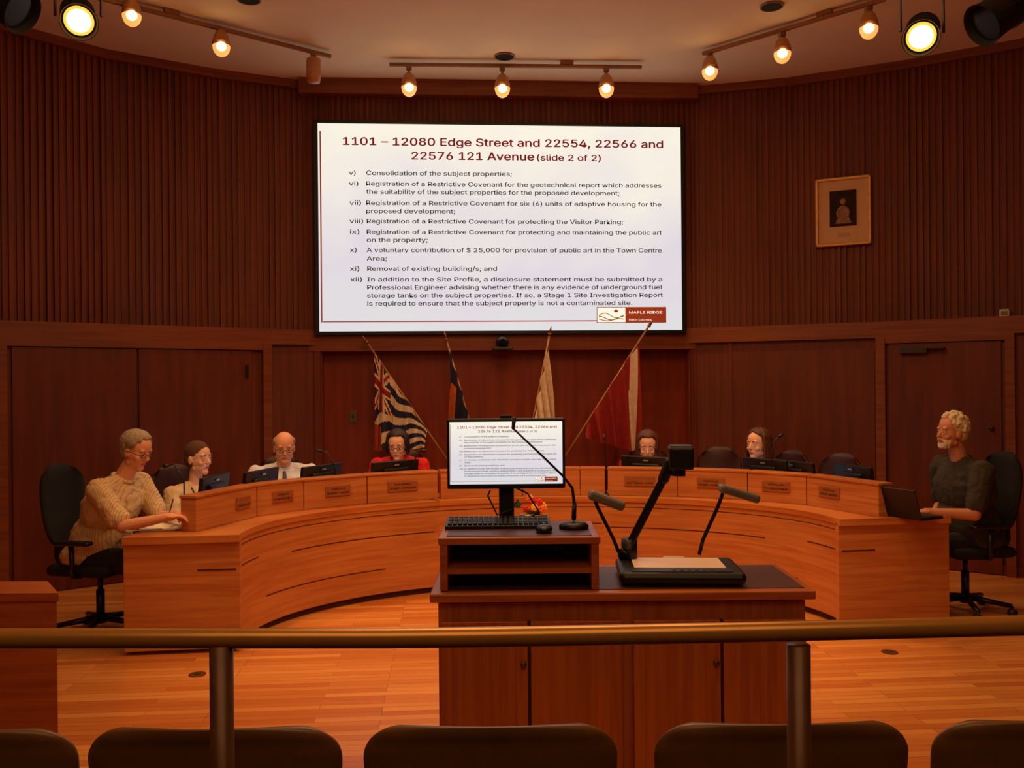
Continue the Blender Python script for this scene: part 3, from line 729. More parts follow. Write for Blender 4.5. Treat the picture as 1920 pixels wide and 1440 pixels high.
def head_build(head,Rh,s,skin,hairm,hair,female,glasses,beard,b,emit,cl):
    def hl(x,y,z): return head+Rh@Vector((x,y,z))*s
    def he(bb,c,r): bb.sph(hl(*c),(r[0]*s,r[1]*s,r[2]*s),Rh,n=24,m=16)
    w=0.94 if female else 1.06
    he(b,(0,-.014,.036),(.072,.092,.082)); he(b,(0,.012,-.008),(.0635*min(w,1.03),.064,.078)); he(b,(0,.014,-.052),(.0555*w,.058,.046))
    he(b,(0,.050,-.088),(.027*w,.024,.022))
    for sx in(-1,1):
        b.cap(hl(0,.050,-.088),hl(sx*.046*w,.0,-.062),.019*s,.016*s)
        he(b,(sx*.034*w,.050,-.026),(.023,.021,.020))
        he(b,(sx*.072,-.010,-.008),(.008,.017,.029))
    he(b,(0,.058,-.052),(.027,.020,.022))
    b.cap(hl(0,.070,.016),hl(0,.0905,-.022),.0075*s,.0095*s,n=10); b.cap(hl(-.0085,.083,-.026),hl(.0085,.083,-.026),.0068*s,n=10)
    b.cap(hl(-.034,.064,.027),hl(.034,.064,.027),.012*s,n=10)
    hb=B(); rnd=random.Random(int(abs(head.z)*1000)+3)
    def strand(a,t0,t1,drop=None,r=.0085,rad=(.080,.096,.087),cc=(0,-.02,.038),fl_=0.0,fwd=0.0):
        pts=[]; n=7
        for i in range(n+1):
            t=math.radians(t0+(t1-t0)*i/n); aa=math.radians(a)+0.06*math.sin(i*.9+a)
            pts.append(hl(cc[0]+rad[0]*math.sin(t)*math.sin(aa),cc[1]+rad[1]*math.sin(t)*math.cos(aa),cc[2]+rad[2]*math.cos(t)))
        if drop is not None:
            t=math.radians(t1); x,y=rad[0]*math.sin(math.radians(a))*math.sin(t),cc[1]+rad[1]*math.cos(math.radians(a))*math.sin(t); z0=cc[2]+rad[2]*math.cos(t)
            for k in range(1,6):
                f=k/5; pts.append(hl(x*(1+fl_*math.sin(f*3)),y+fwd*f+0.006*math.sin(f*4+a),z0+(drop-z0)*f))
        rs=[r*s*(0.6+0.4*min(1,i/2)) for i in range(len(pts))]; rs[-1]*=0.6
        hb.tube(pts,rs,7)
    if hair=='buzz': he(hb,(0,-.019,.043),(.0755,.0925,.083)); he(hb,(0,-.046,.0),(.073,.060,.066))
    elif hair!='bald': he(hb,(0,-.027,.044),(.079,.091,.083)); he(hb,(0,-.050,.0),(.0735,.057,.066))
    if hair in('short','curly'):
        for i in range(64):
            a=i*360/64+rnd.uniform(-3,3); aa=abs((a+180)%360-180)
            t1=48 if aa<40 else (62 if aa<58 else (88 if aa<105 else 122))
            strand(a,rnd.uniform(0,12),t1+rnd.uniform(-5,3),r=rnd.uniform(.007,.011),rad=(.080,.097,.088))
    if hair=='curly':
        for i in range(80):
            a=rnd.uniform(0,360); aa=abs((a+180)%360-180); tm=50 if aa<45 else (82 if aa<100 else 118); t=rnd.uniform(0,tm)
            ar,tr=math.radians(a),math.radians(t); hb.sph(hl(.083*math.sin(tr)*math.sin(ar),-.02+.099*math.sin(tr)*math.cos(ar),.04+.096*math.cos(tr)),rnd.uniform(.009,.017)*s,n=8,m=6)
    if hair=='bald':
        he(hb,(0,-.044,-.0),(.077,.063,.05))
        for i in range(60):
            a=65+i*230/60+rnd.uniform(-2,2); aa=abs((a+180)%360-180)
            strand(a,68,(90 if aa<100 else 120)+rnd.uniform(-4,4),r=.0065,rad=(.076,.092,.083))
    if hair=='bob':
        for i in range(80):
            a=i*4.5+rnd.uniform(-2,2); aa=abs((a+180)%360-180)
            if aa<62: strand(a,3,47+rnd.uniform(-4,6)+max(0,aa-35)*.5,r=.0075,rad=(.081,.099,.090))
            else: strand(a,2,88,-.055+rnd.uniform(-.02,.015),r=.010,rad=(.084,.098,.09),fl_=.05)
    if hair=='long':
        for i in range(80):
            a=i*4.5+rnd.uniform(-2,2); aa=abs((a+180)%360-180)
            if aa<66: strand(a,3,42+aa*.45,r=.0075,rad=(.081,.098,.09))
            else: strand(a,2,88,-.20+rnd.uniform(-.03,.03),r=.011,rad=(.085,.099,.09),fl_=.12,fwd=.02 if aa<100 else 0)
    if hair=='buzz': cl('hair',hb,hairm,0.005,None,2)
    else: cl('hair',hb,hairm,0.0042,(0.003,0.012),1)
    ew=M('eye_white',C(215,195,178),0.3,var=0); ei=M('eye_iris',C(40,25,18),0.2,var=0)
    for sx in(-1,1):
        q=B(); q.sph(hl(sx*.029,.0635,.004),.0115*s); q.m=1; q.sph(hl(sx*.029,.0725,.003),(.005*s,.004*s,.005*s),Rh); emit('eye',q,[ew,ei])
        q=B(); q.tube([hl(sx*.014,.0755,.0265),hl(sx*.028,.0765,.031),hl(sx*.044,.066,.027)],[.0025*s,.0036*s,.0015*s],8); emit('eyebrow',q,hairm)
        for zz,r_ in((.0125,.0045),(-.0065,.0032)):
            q=B(); q.tube([hl(sx*.016,.069,zz-.003*(1 if zz>0 else -1)),hl(sx*.029,.0735,zz),hl(sx*.042,.066,zz-.003*(1 if zz>0 else -1))],[.003*s,r_*s,.003*s],8); emit('eyelid',q,skin)
    q=B(); q.tube([hl(-.021,.072,-.0545),hl(-.007,.0785,-.052),hl(.007,.0785,-.052),hl(.021,.072,-.0545)],[.0012*s,.0032*s,.0032*s,.0012*s],8)
    q.tube([hl(-.017,.0725,-.057),hl(0,.078,-.0595),hl(.017,.0725,-.057)],[.0015*s,.0042*s,.0015*s],8); emit('mouth',q,M('lips',C(196,112,90),0.5))
    if beard:
        hb=B()
        for i in range(44):
            a=-66+i*132/43; ar=math.radians(a); x,y=.054*math.sin(ar),.014+.056*math.cos(ar)
            z0=-.068 if abs(a)<25 else (-.045 if abs(a)<42 else -.005)
            hb.tube([hl(x,y,z0),hl(x*1.02,y+.001,(z0-.1)/2-.01),hl(x*.75,y-.004,-.098+rnd.uniform(-.006,.006))],[.0045*s,.0065*s,.0045*s],7)
        for sx in(-1,1): hb.tube([hl(0,.083,-.040),hl(sx*.02,.077,-.044),hl(sx*.031,.064,-.062)],[.005*s,.0055*s,.005*s],7)
        cl('beard',hb,beard,.004,(0.003,0.012),1)
    if glasses:
        q=B()
        for sx in(-1,1):
            pts=[hl(sx*.031+.021*math.cos(a*math.pi/8),.084,.002+.015*math.sin(a*math.pi/8)) for a in range(17)]
            q.tube(pts,.0017*s,6); q.tube([hl(sx*.052,.083,.005),hl(sx*.075,.03,.006),hl(sx*.080,-.01,.004)],.0017*s,6)
        q.tube([hl(-.010,.085,.004),hl(.010,.085,.004)],.0017*s,6); emit('glasses',q,black)
def person(label,headpos,yaw,s,lean,hy,hp,hands,shirt,pants,skin,hairm,hair,sleeve='long',glasses=False,beard=None,vox=0.005,female=False,hr=0,tie=None,lanyard=False,g=1.0,collar=True,nk=0.18):
    rz=yaw-math.pi/2
    l=math.radians(lean); Ld=Vector((0,math.sin(l),math.cos(l)))
    l2=l*0.8+math.radians(6 if nk>0.16 else 22); Nd=Vector((0,math.sin(l2),math.cos(l2)))
    nb=Ld*0.53*s; head=nb+Nd*nk*s+Vector((0,0.02*s,0))
    Rz=Matrix.Rotation(rz,3,'Z')
    hipw=headpos-Rz@head
    e=thing('person',label,'person',(hipw.x,hipw.y,0),rz)
    hz=hipw.z; hip=Vector((0,0,hz)); head=head+hip; nb=nb+hip
    Rl=Matrix.Rotation(-l,3,'X')
    sh=hip+Ld*0.475*s
    sw=(0.16 if female else 0.185)*s*(0.5+0.5*g)
    inv=Rz.transposed()
    org=Vector((hipw.x,hipw.y,0))
    b=B()
    b.sph(hip+Ld*0.36*s,(0.15*s,0.095*s,0.17*s),Rl); b.sph(hip+Ld*0.12*s,(0.13*s,0.10*s,0.17*s),Rl)
    b.cap(sh+Vector((-sw*.85,0,0)),sh+Vector((sw*.85,0,0)),0.05*s)
    b.cap(nb-Nd*0.03*s,head+Vector((0,-0.025,-0.05))*s,(0.056 if not female else 0.046)*s,(0.05 if not female else 0.042)*s)
    sb=B()
    w1=(0.155 if female else 0.18)*g
    sb.sph(hip+Ld*0.34*s,(w1*s,0.125*s*g,0.2*s),Rl); sb.sph(hip+Ld*0.13*s+Vector((0,0.02*(g-1)*8*s*0.3,0)),(w1*0.95*s,0.135*s*g,0.19*s),Rl); sb.sph(hip+Vector((0,0,0.02)),(0.175*s*g,0.14*s*g,0.1*s))
    sb.cap(sh+Vector((-sw*.9,0,-0.01)),sh+Vector((sw*.9,0,-0.01)),0.064*s)
    for sx in(-1,1): sb.cap(sh+Vector((sx*0.12*s,0,0.01*s)),nb+Vector((sx*0.025*s,-0.01*s,-0.02*s)),0.055*s,0.05*s)
    if female: 
        for sx in(-1,1): sb.sph(hip+Ld*0.33*s+Rl@Vector((sx*0.07*s,0.085*s,0)),0.06*s)
    for sx,tg in zip((-1,1),hands):
        S=sh+Vector((sx*sw,0,0))
        if tg is None: 
            H=hip+Vector((sx*0.13,0.34,0.0))*s; H.z=0.79
        else: H=inv@(tg-org)
        E,H=ik(S,H,0.285*s,0.25*s,Vector((sx*0.5,-0.35,-1)))
        b.cap(S,E,0.046*s,0.038*s); b.cap(E,H,0.039*s,0.025*s)
        if sleeve=='long': sb.cap(S,E,0.062*s,0.05*s); sb.cap(E,E.lerp(H,0.93),0.049*s,0.036*s)
        else: sb.cap(S,S.lerp(E,0.78),0.064*s*(0.5+0.5*g),0.064*s)
        fd=(H-E); fd.z*=0.4; fd.normalize(); sd=fd.cross(Vector((0,0,1))).normalized(); nn=sd.cross(fd).normalized()
        R=Matrix((sd,fd,nn)).transposed()
        hs=s
        b.sph(H+fd*0.045*hs,(0.038*hs,0.052*hs,0.0155*hs),R); b.cap(H,H+fd*0.03*hs,0.025*hs,0.024*hs)
        for off,ln in ((0.028,0.062),(0.0095,0.074),(-0.0095,0.078),(-0.028,0.07)):
            off=off*sx
            q0=H+fd*0.08*hs+sd*off*hs; q1=q0+(fd*0.9-nn*0.3+sd*off*3)*ln*0.45*hs; q2=q1+(fd*0.6-nn*0.75+sd*off*2)*ln*0.5*hs
            b.cap(q0,q1,0.009*hs,0.0085*hs,n=8); b.cap(q1,q2,0.0085*hs,0.007*hs,n=8)
        ts=sd*(-sx)
        q0=H+fd*0.025*hs+ts*0.028*hs; q1=q0+(fd*0.7+ts*0.8-nn*0.2)*0.035*hs; q2=q1+(fd*0.95+ts*0.2-nn*0.35)*0.032*hs
        b.cap(q0,q1,0.0125*hs,0.0105*hs,n=8); b.cap(q1,q2,0.0105*hs,0.0085*hs,n=8)
    pb=B(); fb=B()
    pb.sph(hip,(0.178*s,0.14*s,0.12*s))
    for sx in(-1,1):
        hj=hip+Vector((sx*0.09,0.02,-0.01))*s; kn=Vector((sx*0.12*s,0.44*s,min(hz,0.56))); an=Vector((sx*0.12*s,0.40*s,0.09)); toe=Vector((sx*0.13*s,0.55*s,0.035))
        b.cap(hj,kn,0.075*s,0.05*s); b.cap(kn,an,0.05*s,0.035*s); b.cap(an,toe,0.03,0.025)
        pb.cap(hj,kn,0.092*s,0.068*s); pb.cap(kn,an,0.068*s,0.052*s); 
        fb.cap(an+Vector((0,-.03,-.045)),toe,0.042,0.034); fb.cap(an,an+Vector((0,0,-0.04)),0.042,0.045)
    Rh=Matrix.Rotation(math.radians(hy),3,'Z')@Matrix.Rotation(math.radians(hp),3,'X')@Matrix.Rotation(math.radians(hr),3,'Y')
    def cl(nm,bb,mat,v=None,disp=None,sm=4):
        m_=remesh(bb,v or vox*1.2,sm,0.5,disp); m_.materials.append(mat); return obj(nm,m_,e)
    def emit(nm,q,mat): part(e,nm,q,mat,True)
    head_build(head,Rh,s,skin,hairm,hair,female,glasses,beard,b,emit,cl)
    me=remesh(b,vox,2,0.35); me.materials.append(skin); body=obj('body',me,e)
    cl('shirt',sb,shirt,disp=(0.022,0.07)); cl('trousers',pb,pants,disp=(0.014,0.1)); cl('shoes',fb,black,0.008)
    if collar:
        q=B(); c0=nb-Nd*0.0*s; pts=[c0+Vector((.06*math.cos(a*math.pi/8),.058*math.sin(a*math.pi/8)+.0,-.025*math.sin(a*math.pi/8)))*s for a in range(17)]
        q.tube(pts,.012*s,8); part(e,'collar',q,shirt,True)
    def chest(x,tt,off): return hip+Ld*tt*s+Rl@Vector((x*s,off*s,0))
    if tie:
        q=B(); q.tube([chest(0,.50,.085),chest(0,.46,.125),chest(0,.38,.15),chest(0,.25,.155),chest(0,.15,.155)],[.014,.018,.024,.028,.03],8); part(e,'tie',q,tie,True)
    if lanyard:
        q=B()
        for sx in(-1,1): q.tube([chest(sx*.06,.52,.05),chest(sx*.055,.46,.115),chest(sx*.03,.34,.15),chest(0,.2,.165)],.005,6)
        q.box(chest(0,.17,.17),(.06,.008,.08)); part(e,'lanyard',q,M('lanyard_blue',C(60,60,80),0.6),False)
    return e,hipw,rz

S1=skinmat('skin_a',C(232,164,128)); S2=skinmat('skin_b',C(242,184,152)); S3=skinmat('skin_c',C(208,138,102))
greyhair=M('hair_grey',C(158,140,118),0.8,scale=90,var=0.3); whitehair=M('hair_white',C(222,202,166),0.8,scale=90,var=0.25); brown=M('hair_brown',C(84,42,22),0.6,scale=90,var=0.4); dark=M('hair_dark',C(34,20,15),0.6,scale=90,var=0.3); buzzm=M('hair_buzz',C(92,58,40),0.9)
darkp=M('trouser_dark',C(34,30,32),0.9); 
ca=ochair('office_chair','black high-back office chair with armrests on casters',blacksoft,0.08)
cbg=ochair('office_chair','burgundy leather council chair behind the desk',burg,0.0,False,'burgundy council chairs')
def face(dx,dy):
    v=RT*dx+FW*dy; return math.atan2(v.y,v.x)
def seatunder(base,hip,rz,first,back=0.0,label=None):
    R=Matrix.Rotation(rz,3,'Z'); o=R@Vector((0,0.06-back,0)); L_=(hip.x+o.x,hip.y+o.y,0)
    if first: base.location=L_; base.rotation_euler=(0,0,rz); 
    else: return dup(base,L_,rz,label)
shirt1=stripes('striped_shirt',C(222,190,144),C(190,156,114),20)
e,h,r=person('grey-haired person in striped beige shirt writing at desk',PX(257,846,6.05),face(1,-.2),1.13,24,-8,-20,[PX(330,965,5.98),PX(312,970,5.78)],shirt1,darkp,S1,greyhair,'short','short',True,g=1.2)
seatunder(ca,h,r,True)
e,h,r=person('grey-haired bearded person in dark shirt sitting upright',PX(1783,812,6.45),face(-1,-.12),1.13,9,4,4,[PX(1745,960,6.2),PX(1752,962,6.55)],M('dark_shirt',C(58,50,40),0.9),darkp,S3,whitehair,'curly','short',False,beard=whitehair,g=1.3)
seatunder(ca,h,r,False)
e,h,r=person('short-haired person in cream top with lanyard looking aside',PX(373,860,6.75),face(.8,-.6),1.12,4,12,0,[None,None],M('cream_top',C(226,194,146),0.85),darkp,S2,buzzm,'buzz','long',False,female=True,lanyard=True,collar=False,g=1.1)
seatunder(cbg,h,r,True)
e,h,r=person('balding person in white shirt, tie and glasses looking down',PX(533,840,7.3),face(.3,-.9),1.12,8,0,-12,[None,None],M('white_shirt',C(228,226,230),0.85),darkp,S1,greyhair,'bald','long',True,tie=M('tie_blue',C(90,90,120),0.6),g=1.15,nk=0.155)
seatunder(cbg,h,r,False)
e,h,r=person('dark-haired person in red top and glasses looking down',PX(745,836,7.85),face(-.05,-1),1.12,12,0,-12,[None,None],M('red_top',C(215,30,26),0.85),darkp,S2,dark,'bob','long',True,female=True,g=1.25,nk=0.125)
seatunder(cbg,h,r,False)
e,h,r=person('brown-haired person in red top looking down at papers',PX(1214,837,8.02),face(-.15,-1),1.12,12,0,-16,[None,None],M('red_top_dark',C(180,28,26),0.85),darkp,S2,brown,'bob','long',False,female=True,collar=False,g=1.2,nk=0.13)
seatunder(cbg,h,r,False)
e,h,r=person('long brown-haired person in dark top looking sideways',PX(1420,834,7.65),face(-.85,-.45),1.14,6,8,0,[None,None],M('black_top',C(44,32,32),0.85),darkp,S2,brown,'long','long',False,female=True,collar=False,g=1.1,nk=0.155)
seatunder(cbg,h,r,False)
for px,dd in((1532,7.3),(1325,8.1)):
    q=PF(px,dd); c=DL(0,0); v=c-q; dup(cbg,(q.x,q.y,0),math.atan2(v.y,v.x)-math.pi/2,'empty burgundy leather council chair behind the desk')

# ---------------- desk monitors
def dmon():
    e=thing('computer_monitor','black desk monitor turned away, on the council desk','monitor',(0,0,0.75),0,'monitors on the council desk')
    R=Matrix.Rotation(-0.12,3,'X'); zc=0.18
    b=B(); b.box((0,0,zc),(0.48,0.03,0.27),R,bev=0.006); b.box((0,0.022,zc),(0.26,0.03,0.15),R,bev=0.012); hs=part(e,'housing',b,black)
    b=B(); b.box((0,-0.0165,zc),(0.45,0.002,0.24),R); part(e,'screen_panel',b,M('dark_screen',C(40,45,60),0.2,emit=0.6,ecol=C(190,190,200)),parent=hs)
    b=B(); b.box((0,0.04,0.1),(0.05,0.02,0.19),bev=0.004); part(e,'stand',b,black)
    b=B(); b.box((0,0.03,0.008),(0.22,0.12,0.014),bev=0.005); part(e,'base',b,black)
    b=B(); b.box((0,0.036,zc+0.1),(0.05,0.004,0.012),R); part(e,'badge',b,silver,parent=hs)
    return e
mn=dmon(); first=True
for px in(398,486,600,738,1212,1487,1425,1600):
    ang=math.radians(pang(px,2.55,1.82)); q=DL(2.55*math.cos(ang),1.82*math.sin(ang)); c=DL(0,0.3); v=c-q; v.z=0; 
    if abs(px-1425)<2: q=q+v.normalized()*-0.06
    rz=math.atan2(v.y,v.x)-math.pi/2
    if first: mn.location=(q.x,q.y,0.75); mn.rotation_euler=(0,0,rz); first=False
    else: dup(mn,(q.x,q.y,0.75),rz)
q=PZ(1692,972,0.75)
e=thing('laptop','open black laptop on the end of the council desk','laptop',(q.x,q.y,0.752),face(-1,-.5)-math.pi/2)
b=B(); b.box((0,-0.1,0.01),(0.32,0.22,0.02),bev=0.005); part(e,'base',b,black)
b=B(); b.box((0,0.04,0.11),(0.32,0.012,0.21),Matrix.Rotation(-0.3,3,'X'),bev=0.004); part(e,'lid',b,black)
b=B()
for r_ in range(4):
    for c_ in range(11): b.box((-0.14+c_*0.028,-0.13+r_*0.028,0.022),(0.022,0.022,0.004))
o=part(e,'keys',b,darkgrey); o['kind']='stuff'
q=PZ(300,990,0.75)
e=thing('paper_stack','stack of white papers spread on the desk','papers',(q.x,q.y,0.752),0.1)
for i,(x,y,a) in enumerate(((0,0,0.1),(0.06,0.02,-0.1),(-0.1,-0.02,0.25))):
    b=B(); b.box((x,y,0.003+i*0.005),(0.22,0.29,0.005),Matrix.Rotation(a,3,'Z')); part(e,'paper_sheet',b,papers)
q=PX(318,952,5.9)
e=thing('pen','slim dark pen held in the writing hand','pen',q)
b=B(); b.cyl((0,0,-0.03),(0.03,-0.02,0.06),0.004); part(e,'barrel',b,black,True)
def dmic(px0,py0,px1,py1,d):
    bse=PX(px0,py0,d); tip=PX(px1,py1,d)
    e=thing('desk_microphone','slim black gooseneck microphone on the council desk','microphone',(bse.x,bse.y,0.75),0,'desk microphones')
    b=B(); b.lathe([(0.05,0),(0.05,0.012),(0.02,0.022)]); part(e,'base',b,black,True)
    mid=bse.lerp(tip,0.6)+Vector((0,0,0.05))
    b=B(); b.tube([Vector((bse.x,bse.y,0.77)),bse,mid,tip],0.006,8); part(e,'neck',b,black,True,world=True)
    b=B(); b.cap(tip,tip+(tip-mid).normalized()*0.03,0.012,0.014); part(e,'microphone_head',b,black,True,world=True)
for a in((628,878,602,846,7.1),(345,900,315,873,6.3),(1136,870,1133,824,7.5),(1446,862,1460,820,7.1),(775,872,790,845,7.4)): dmic(*a)

# ---------------- flags
pole_m=M('flag_pole',C(150,95,45),0.35,0.2); 
DF=8.6
def flag(label,top,bot,f0_,f1_,ybot,matfn,mats,amp=0.03,nf=5,skew=0):
    T_=PX(top[0],top[1],DF); Bt=PX(bot[0],bot[1],DF-0.0)
    k=(T_.z-0.10)/(T_.z-Bt.z); G=T_+(Bt-T_)*k
    e=thing('flag',label,'flag',(G.x,G.y,0.0))
    b=B(); b.cyl(G,T_,0.014,0.01); part(e,'pole',b,pole_m,True,world=True)
    dr=(T_-Bt).normalized()
    b=B(); b.sph(T_+dr*0.02,(0.018,0.018,0.018)); b.cyl(T_+dr*0.03,T_+dr*0.1,0.016,0.002); part(e,'finial',b,M('brass',C(160,110,50),0.4,0.7),True,world=True)
    NS,NT=70,64; vs=[];fs=[];mi=[]
    for i in range(NS+1):
        s=i/NS; P=T_.lerp(Bt,f0_+(f1_-f0_)*s)
        px=pixof(P); end=PX(px+skew*(1-s),ybot(s),DF)
        for j in range(NT+1):
            t=j/NT; q=P.lerp(end,t)
            q=q+Vector((0.012*math.sin(s*21+t*3),-0.03-amp*(0.3+t)*math.sin(s*nf*math.pi*2+t*2.5)-0.02*t,0))
            vs.append(q)
    b=B()
    for i in range(NS):
        for j in range(NT):
            a=i*(NT+1)+j; fs.append((a,a+1,a+NT+2,a+NT+1)); mi.append(matfn((i+.5)/NS,(j+.5)/NT))
    b.v=vs; b.f=fs; b.mi=mi
    part(e,'flag_cloth',b,mats,True,world=True)
fr=M('flag_red',C(140,18,12),0.85); fw_=M('flag_white',C(215,190,165),0.8); fn=M('flag_navy',C(24,26,62),0.8); fg=M('flag_gold',C(190,95,28),0.8)
def bc(s,t):
    # upper hoist: union device (crosses), lower fly: wavy stripes
    if s<0.3 and t<0.55:
        u=s/0.3; v=t/0.55
        if abs(u-0.5)<0.1 or abs(v-0.5)<0.07: return 0
        if abs(u-0.5)<0.2 or abs(v-0.5)<0.13: return 1
        if abs(u-v)<0.05 or abs(u+v-1)<0.05: return 0
        if abs(u-v)<0.14 or abs(u+v-1)<0.14: return 1
        return 2
    if s<0.16 and t>0.72: return 3 if int(s*60)%2 else 0
    return 1 if int(t*8+s*5+0.5*math.sin(s*9)+0.3)%2==0 else 2
flag('provincial flag with navy and white wavy stripes on pole',(690,645),(803,810),0.1,0.97,lambda s:845-5*s,bc,[fr,fw_,fn,fg])
flag('dark navy and gold flag hanging from a leaning pole',(838,640),(880,790),0.12,0.9,lambda s:800,lambda s,t:1 if (s<0.35 and t>0.3) and s+t>0.5 else 0,[fn,fg],0.03,3,-4)
flag('plain white flag hanging from a leaning pole',(1030,630),(1000,785),0.12,0.9,lambda s:795,lambda s,t:0,[fw_],0.03,3,12)
flag('red and white national flag draped from a leaning pole',(1215,614),(1088,812),0.14,0.92,lambda s:850-30*s,lambda s,t:0 if s>0.15+0.04*t else (1 if s>0.06 else 0),[fr,fw_],0.045,4)
q=PF(960,DF)
e=thing('flag_stand','dark wooden floor stand holding the flag poles','stand',(q.x,q.y,0))
b=B(); b.box((0,0,0.03),(0.5,0.2,0.06),bev=0.01); part(e,'base',b,doorwood)
b=B(); b.cyl((0,0.06,0.06),(0,0.06,0.16),0.03); part(e,'socket',b,pole_m)

# ---------------- ceiling fixtures
hole=M('recess_dark',C(12,8,6),0.9)
for px,py in((946,105),(466,-2),(1447,11)):
    p=PZ(px,py,CEIL-0.002)
    e=thing('recessed_light','unlit round recessed downlight in the ceiling','ceiling light',(p.x,p.y,CEIL-0.012),0,'recessed ceiling downlights')
    b=B(); b.cyl((0,0,0.0),(0,0,0.011),0.085,n=28); part(e,'aperture',b,hole)
    b=B(); pts=[(0.088*math.cos(i*math.pi/14),0.088*math.sin(i*math.pi/14),0.004) for i in range(29)]; b.tube(pts,0.007,8); part(e,'trim_ring',b,M('ring_tan',C(150,110,75),0.5),True)
trackm=M('track_tan',C(150,100,62),0.5); shade=M('lamp_shade_tan',C(190,135,88),0.45)
glow=M('bulb_glow',C(255,225,170),0.4,emit=28,ecol=C(255,205,130),var=0)
halo=M('bulb_glass',C(255,200,130),0.3,emit=1.2,ecol=C(255,165,85),var=0)
def lighthead(px,py,d,lit=True,aim=None,power=56,grp='track lighting heads'):
    p=PX(px,py,d); zt_=CEIL-0.06
    e=thing('track_lamp','lit round track spotlight hanging from the track' if lit else 'unlit cream cylinder track lamp turned away','lamp',(p.x,p.y,zt_),0,grp)
    h_=p.z-zt_
    b=B(); b.box((0,0,-0.02),(0.05,0.05,0.04),bev=0.005); b.cyl((0,0,-0.03),(0,0,h_+0.09),0.01); part(e,'stem',b,trackm)
    b=B(); 
    if lit: b.lathe([(0.022,h_+0.13),(0.05,h_+0.1),(0.07,h_+0.04),(0.074,h_+0.0)],n=24)
    else: b.lathe([(0.03,h_+0.13),(0.062,h_+0.11),(0.066,h_-0.03),(0.055,h_-0.09),(0.02,h_-0.1)],n=24)
    part(e,'lamp_shade',b,shade,True)
    if lit:
        b=B(); b.sph((0,0,h_-0.005),(0.071,0.071,0.085)); part(e,'lens',b,halo,True)
        b=B(); v=(CP-Vector((p.x,p.y,p.z))).normalized(); b.sph(Vector((0,0,h_-0.005))+v*0.045,0.042); part(e,'bulb',b,glow,True)
        sp_=bpy.data.lights.new('spot','SPOT'); sp_.energy=power; sp_.color=(1,0.57,0.25); sp_.spot_size=math.radians(95); sp_.spot_blend=0.9; sp_.shadow_soft_size=0.08
        o=bpy.data.objects.new('lamp_light',sp_); COL.objects.link(o); o.parent=e; o.location=(0,0,h_-0.12)
        w=(aim-Vector((p.x,p.y,p.z-0.12))).normalized(); o.rotation_euler=w.to_track_quat('-Z','Y').to_euler()
def track(pa,pb):
    A_=PZ(pa[0],pa[1],CEIL-0.05); B_=PZ(pb[0],pb[1],CEIL-0.05); c=(A_+B_)/2
    e=thing('light_track','straight tan lighting track mounted under the ceiling','lighting track',c,math.atan2((B_-A_).y,(B_-A_).x))
    L_=(B_-A_).length
    b=B(); b.box((0,0,0.0),(L_,0.035,0.03),bev=0.004); part(e,'rail',b,trackm)
    b=B(); b.box((L_*0.2,0,0.03),(0.12,0.05,0.03)); part(e,'feed_box',b,trackm)
    return A_,B_
def head_on(A_,B_,px,py,**k):
    q=onseg(px,A_,B_); d=(q-CP).dot(FW); lighthead(px,py,d,**k)
A_,B_=track((730,121),(1203,126))
for px,py,a in((767,163,DL(-1.0,1.8,0.9)),(942,165,DL(0,1.5,0.7)),(1137,165,DL(1.0,1.8,0.9))): head_on(A_,B_,px,py,aim=a)
A_,B_=track((620,106),(170,-8))
for px,py,l_,a in((588,135,False,DL(0,0)),(415,86,True,DL(-1.8,1.0,.8)),(247,28,True,DL(-2.1,0.2,.8))): head_on(A_,B_,px,py,lit=l_,aim=a)
A_,B_=track((1318,101),(1660,-2))
for px,py,a in((1331,132,DL(1.5,1.5,.8)),(1467,99,DL(1.7,0.9,.8)),(1629,52,DL(2.2,0.1,.8))): head_on(A_,B_,px,py,aim=a)
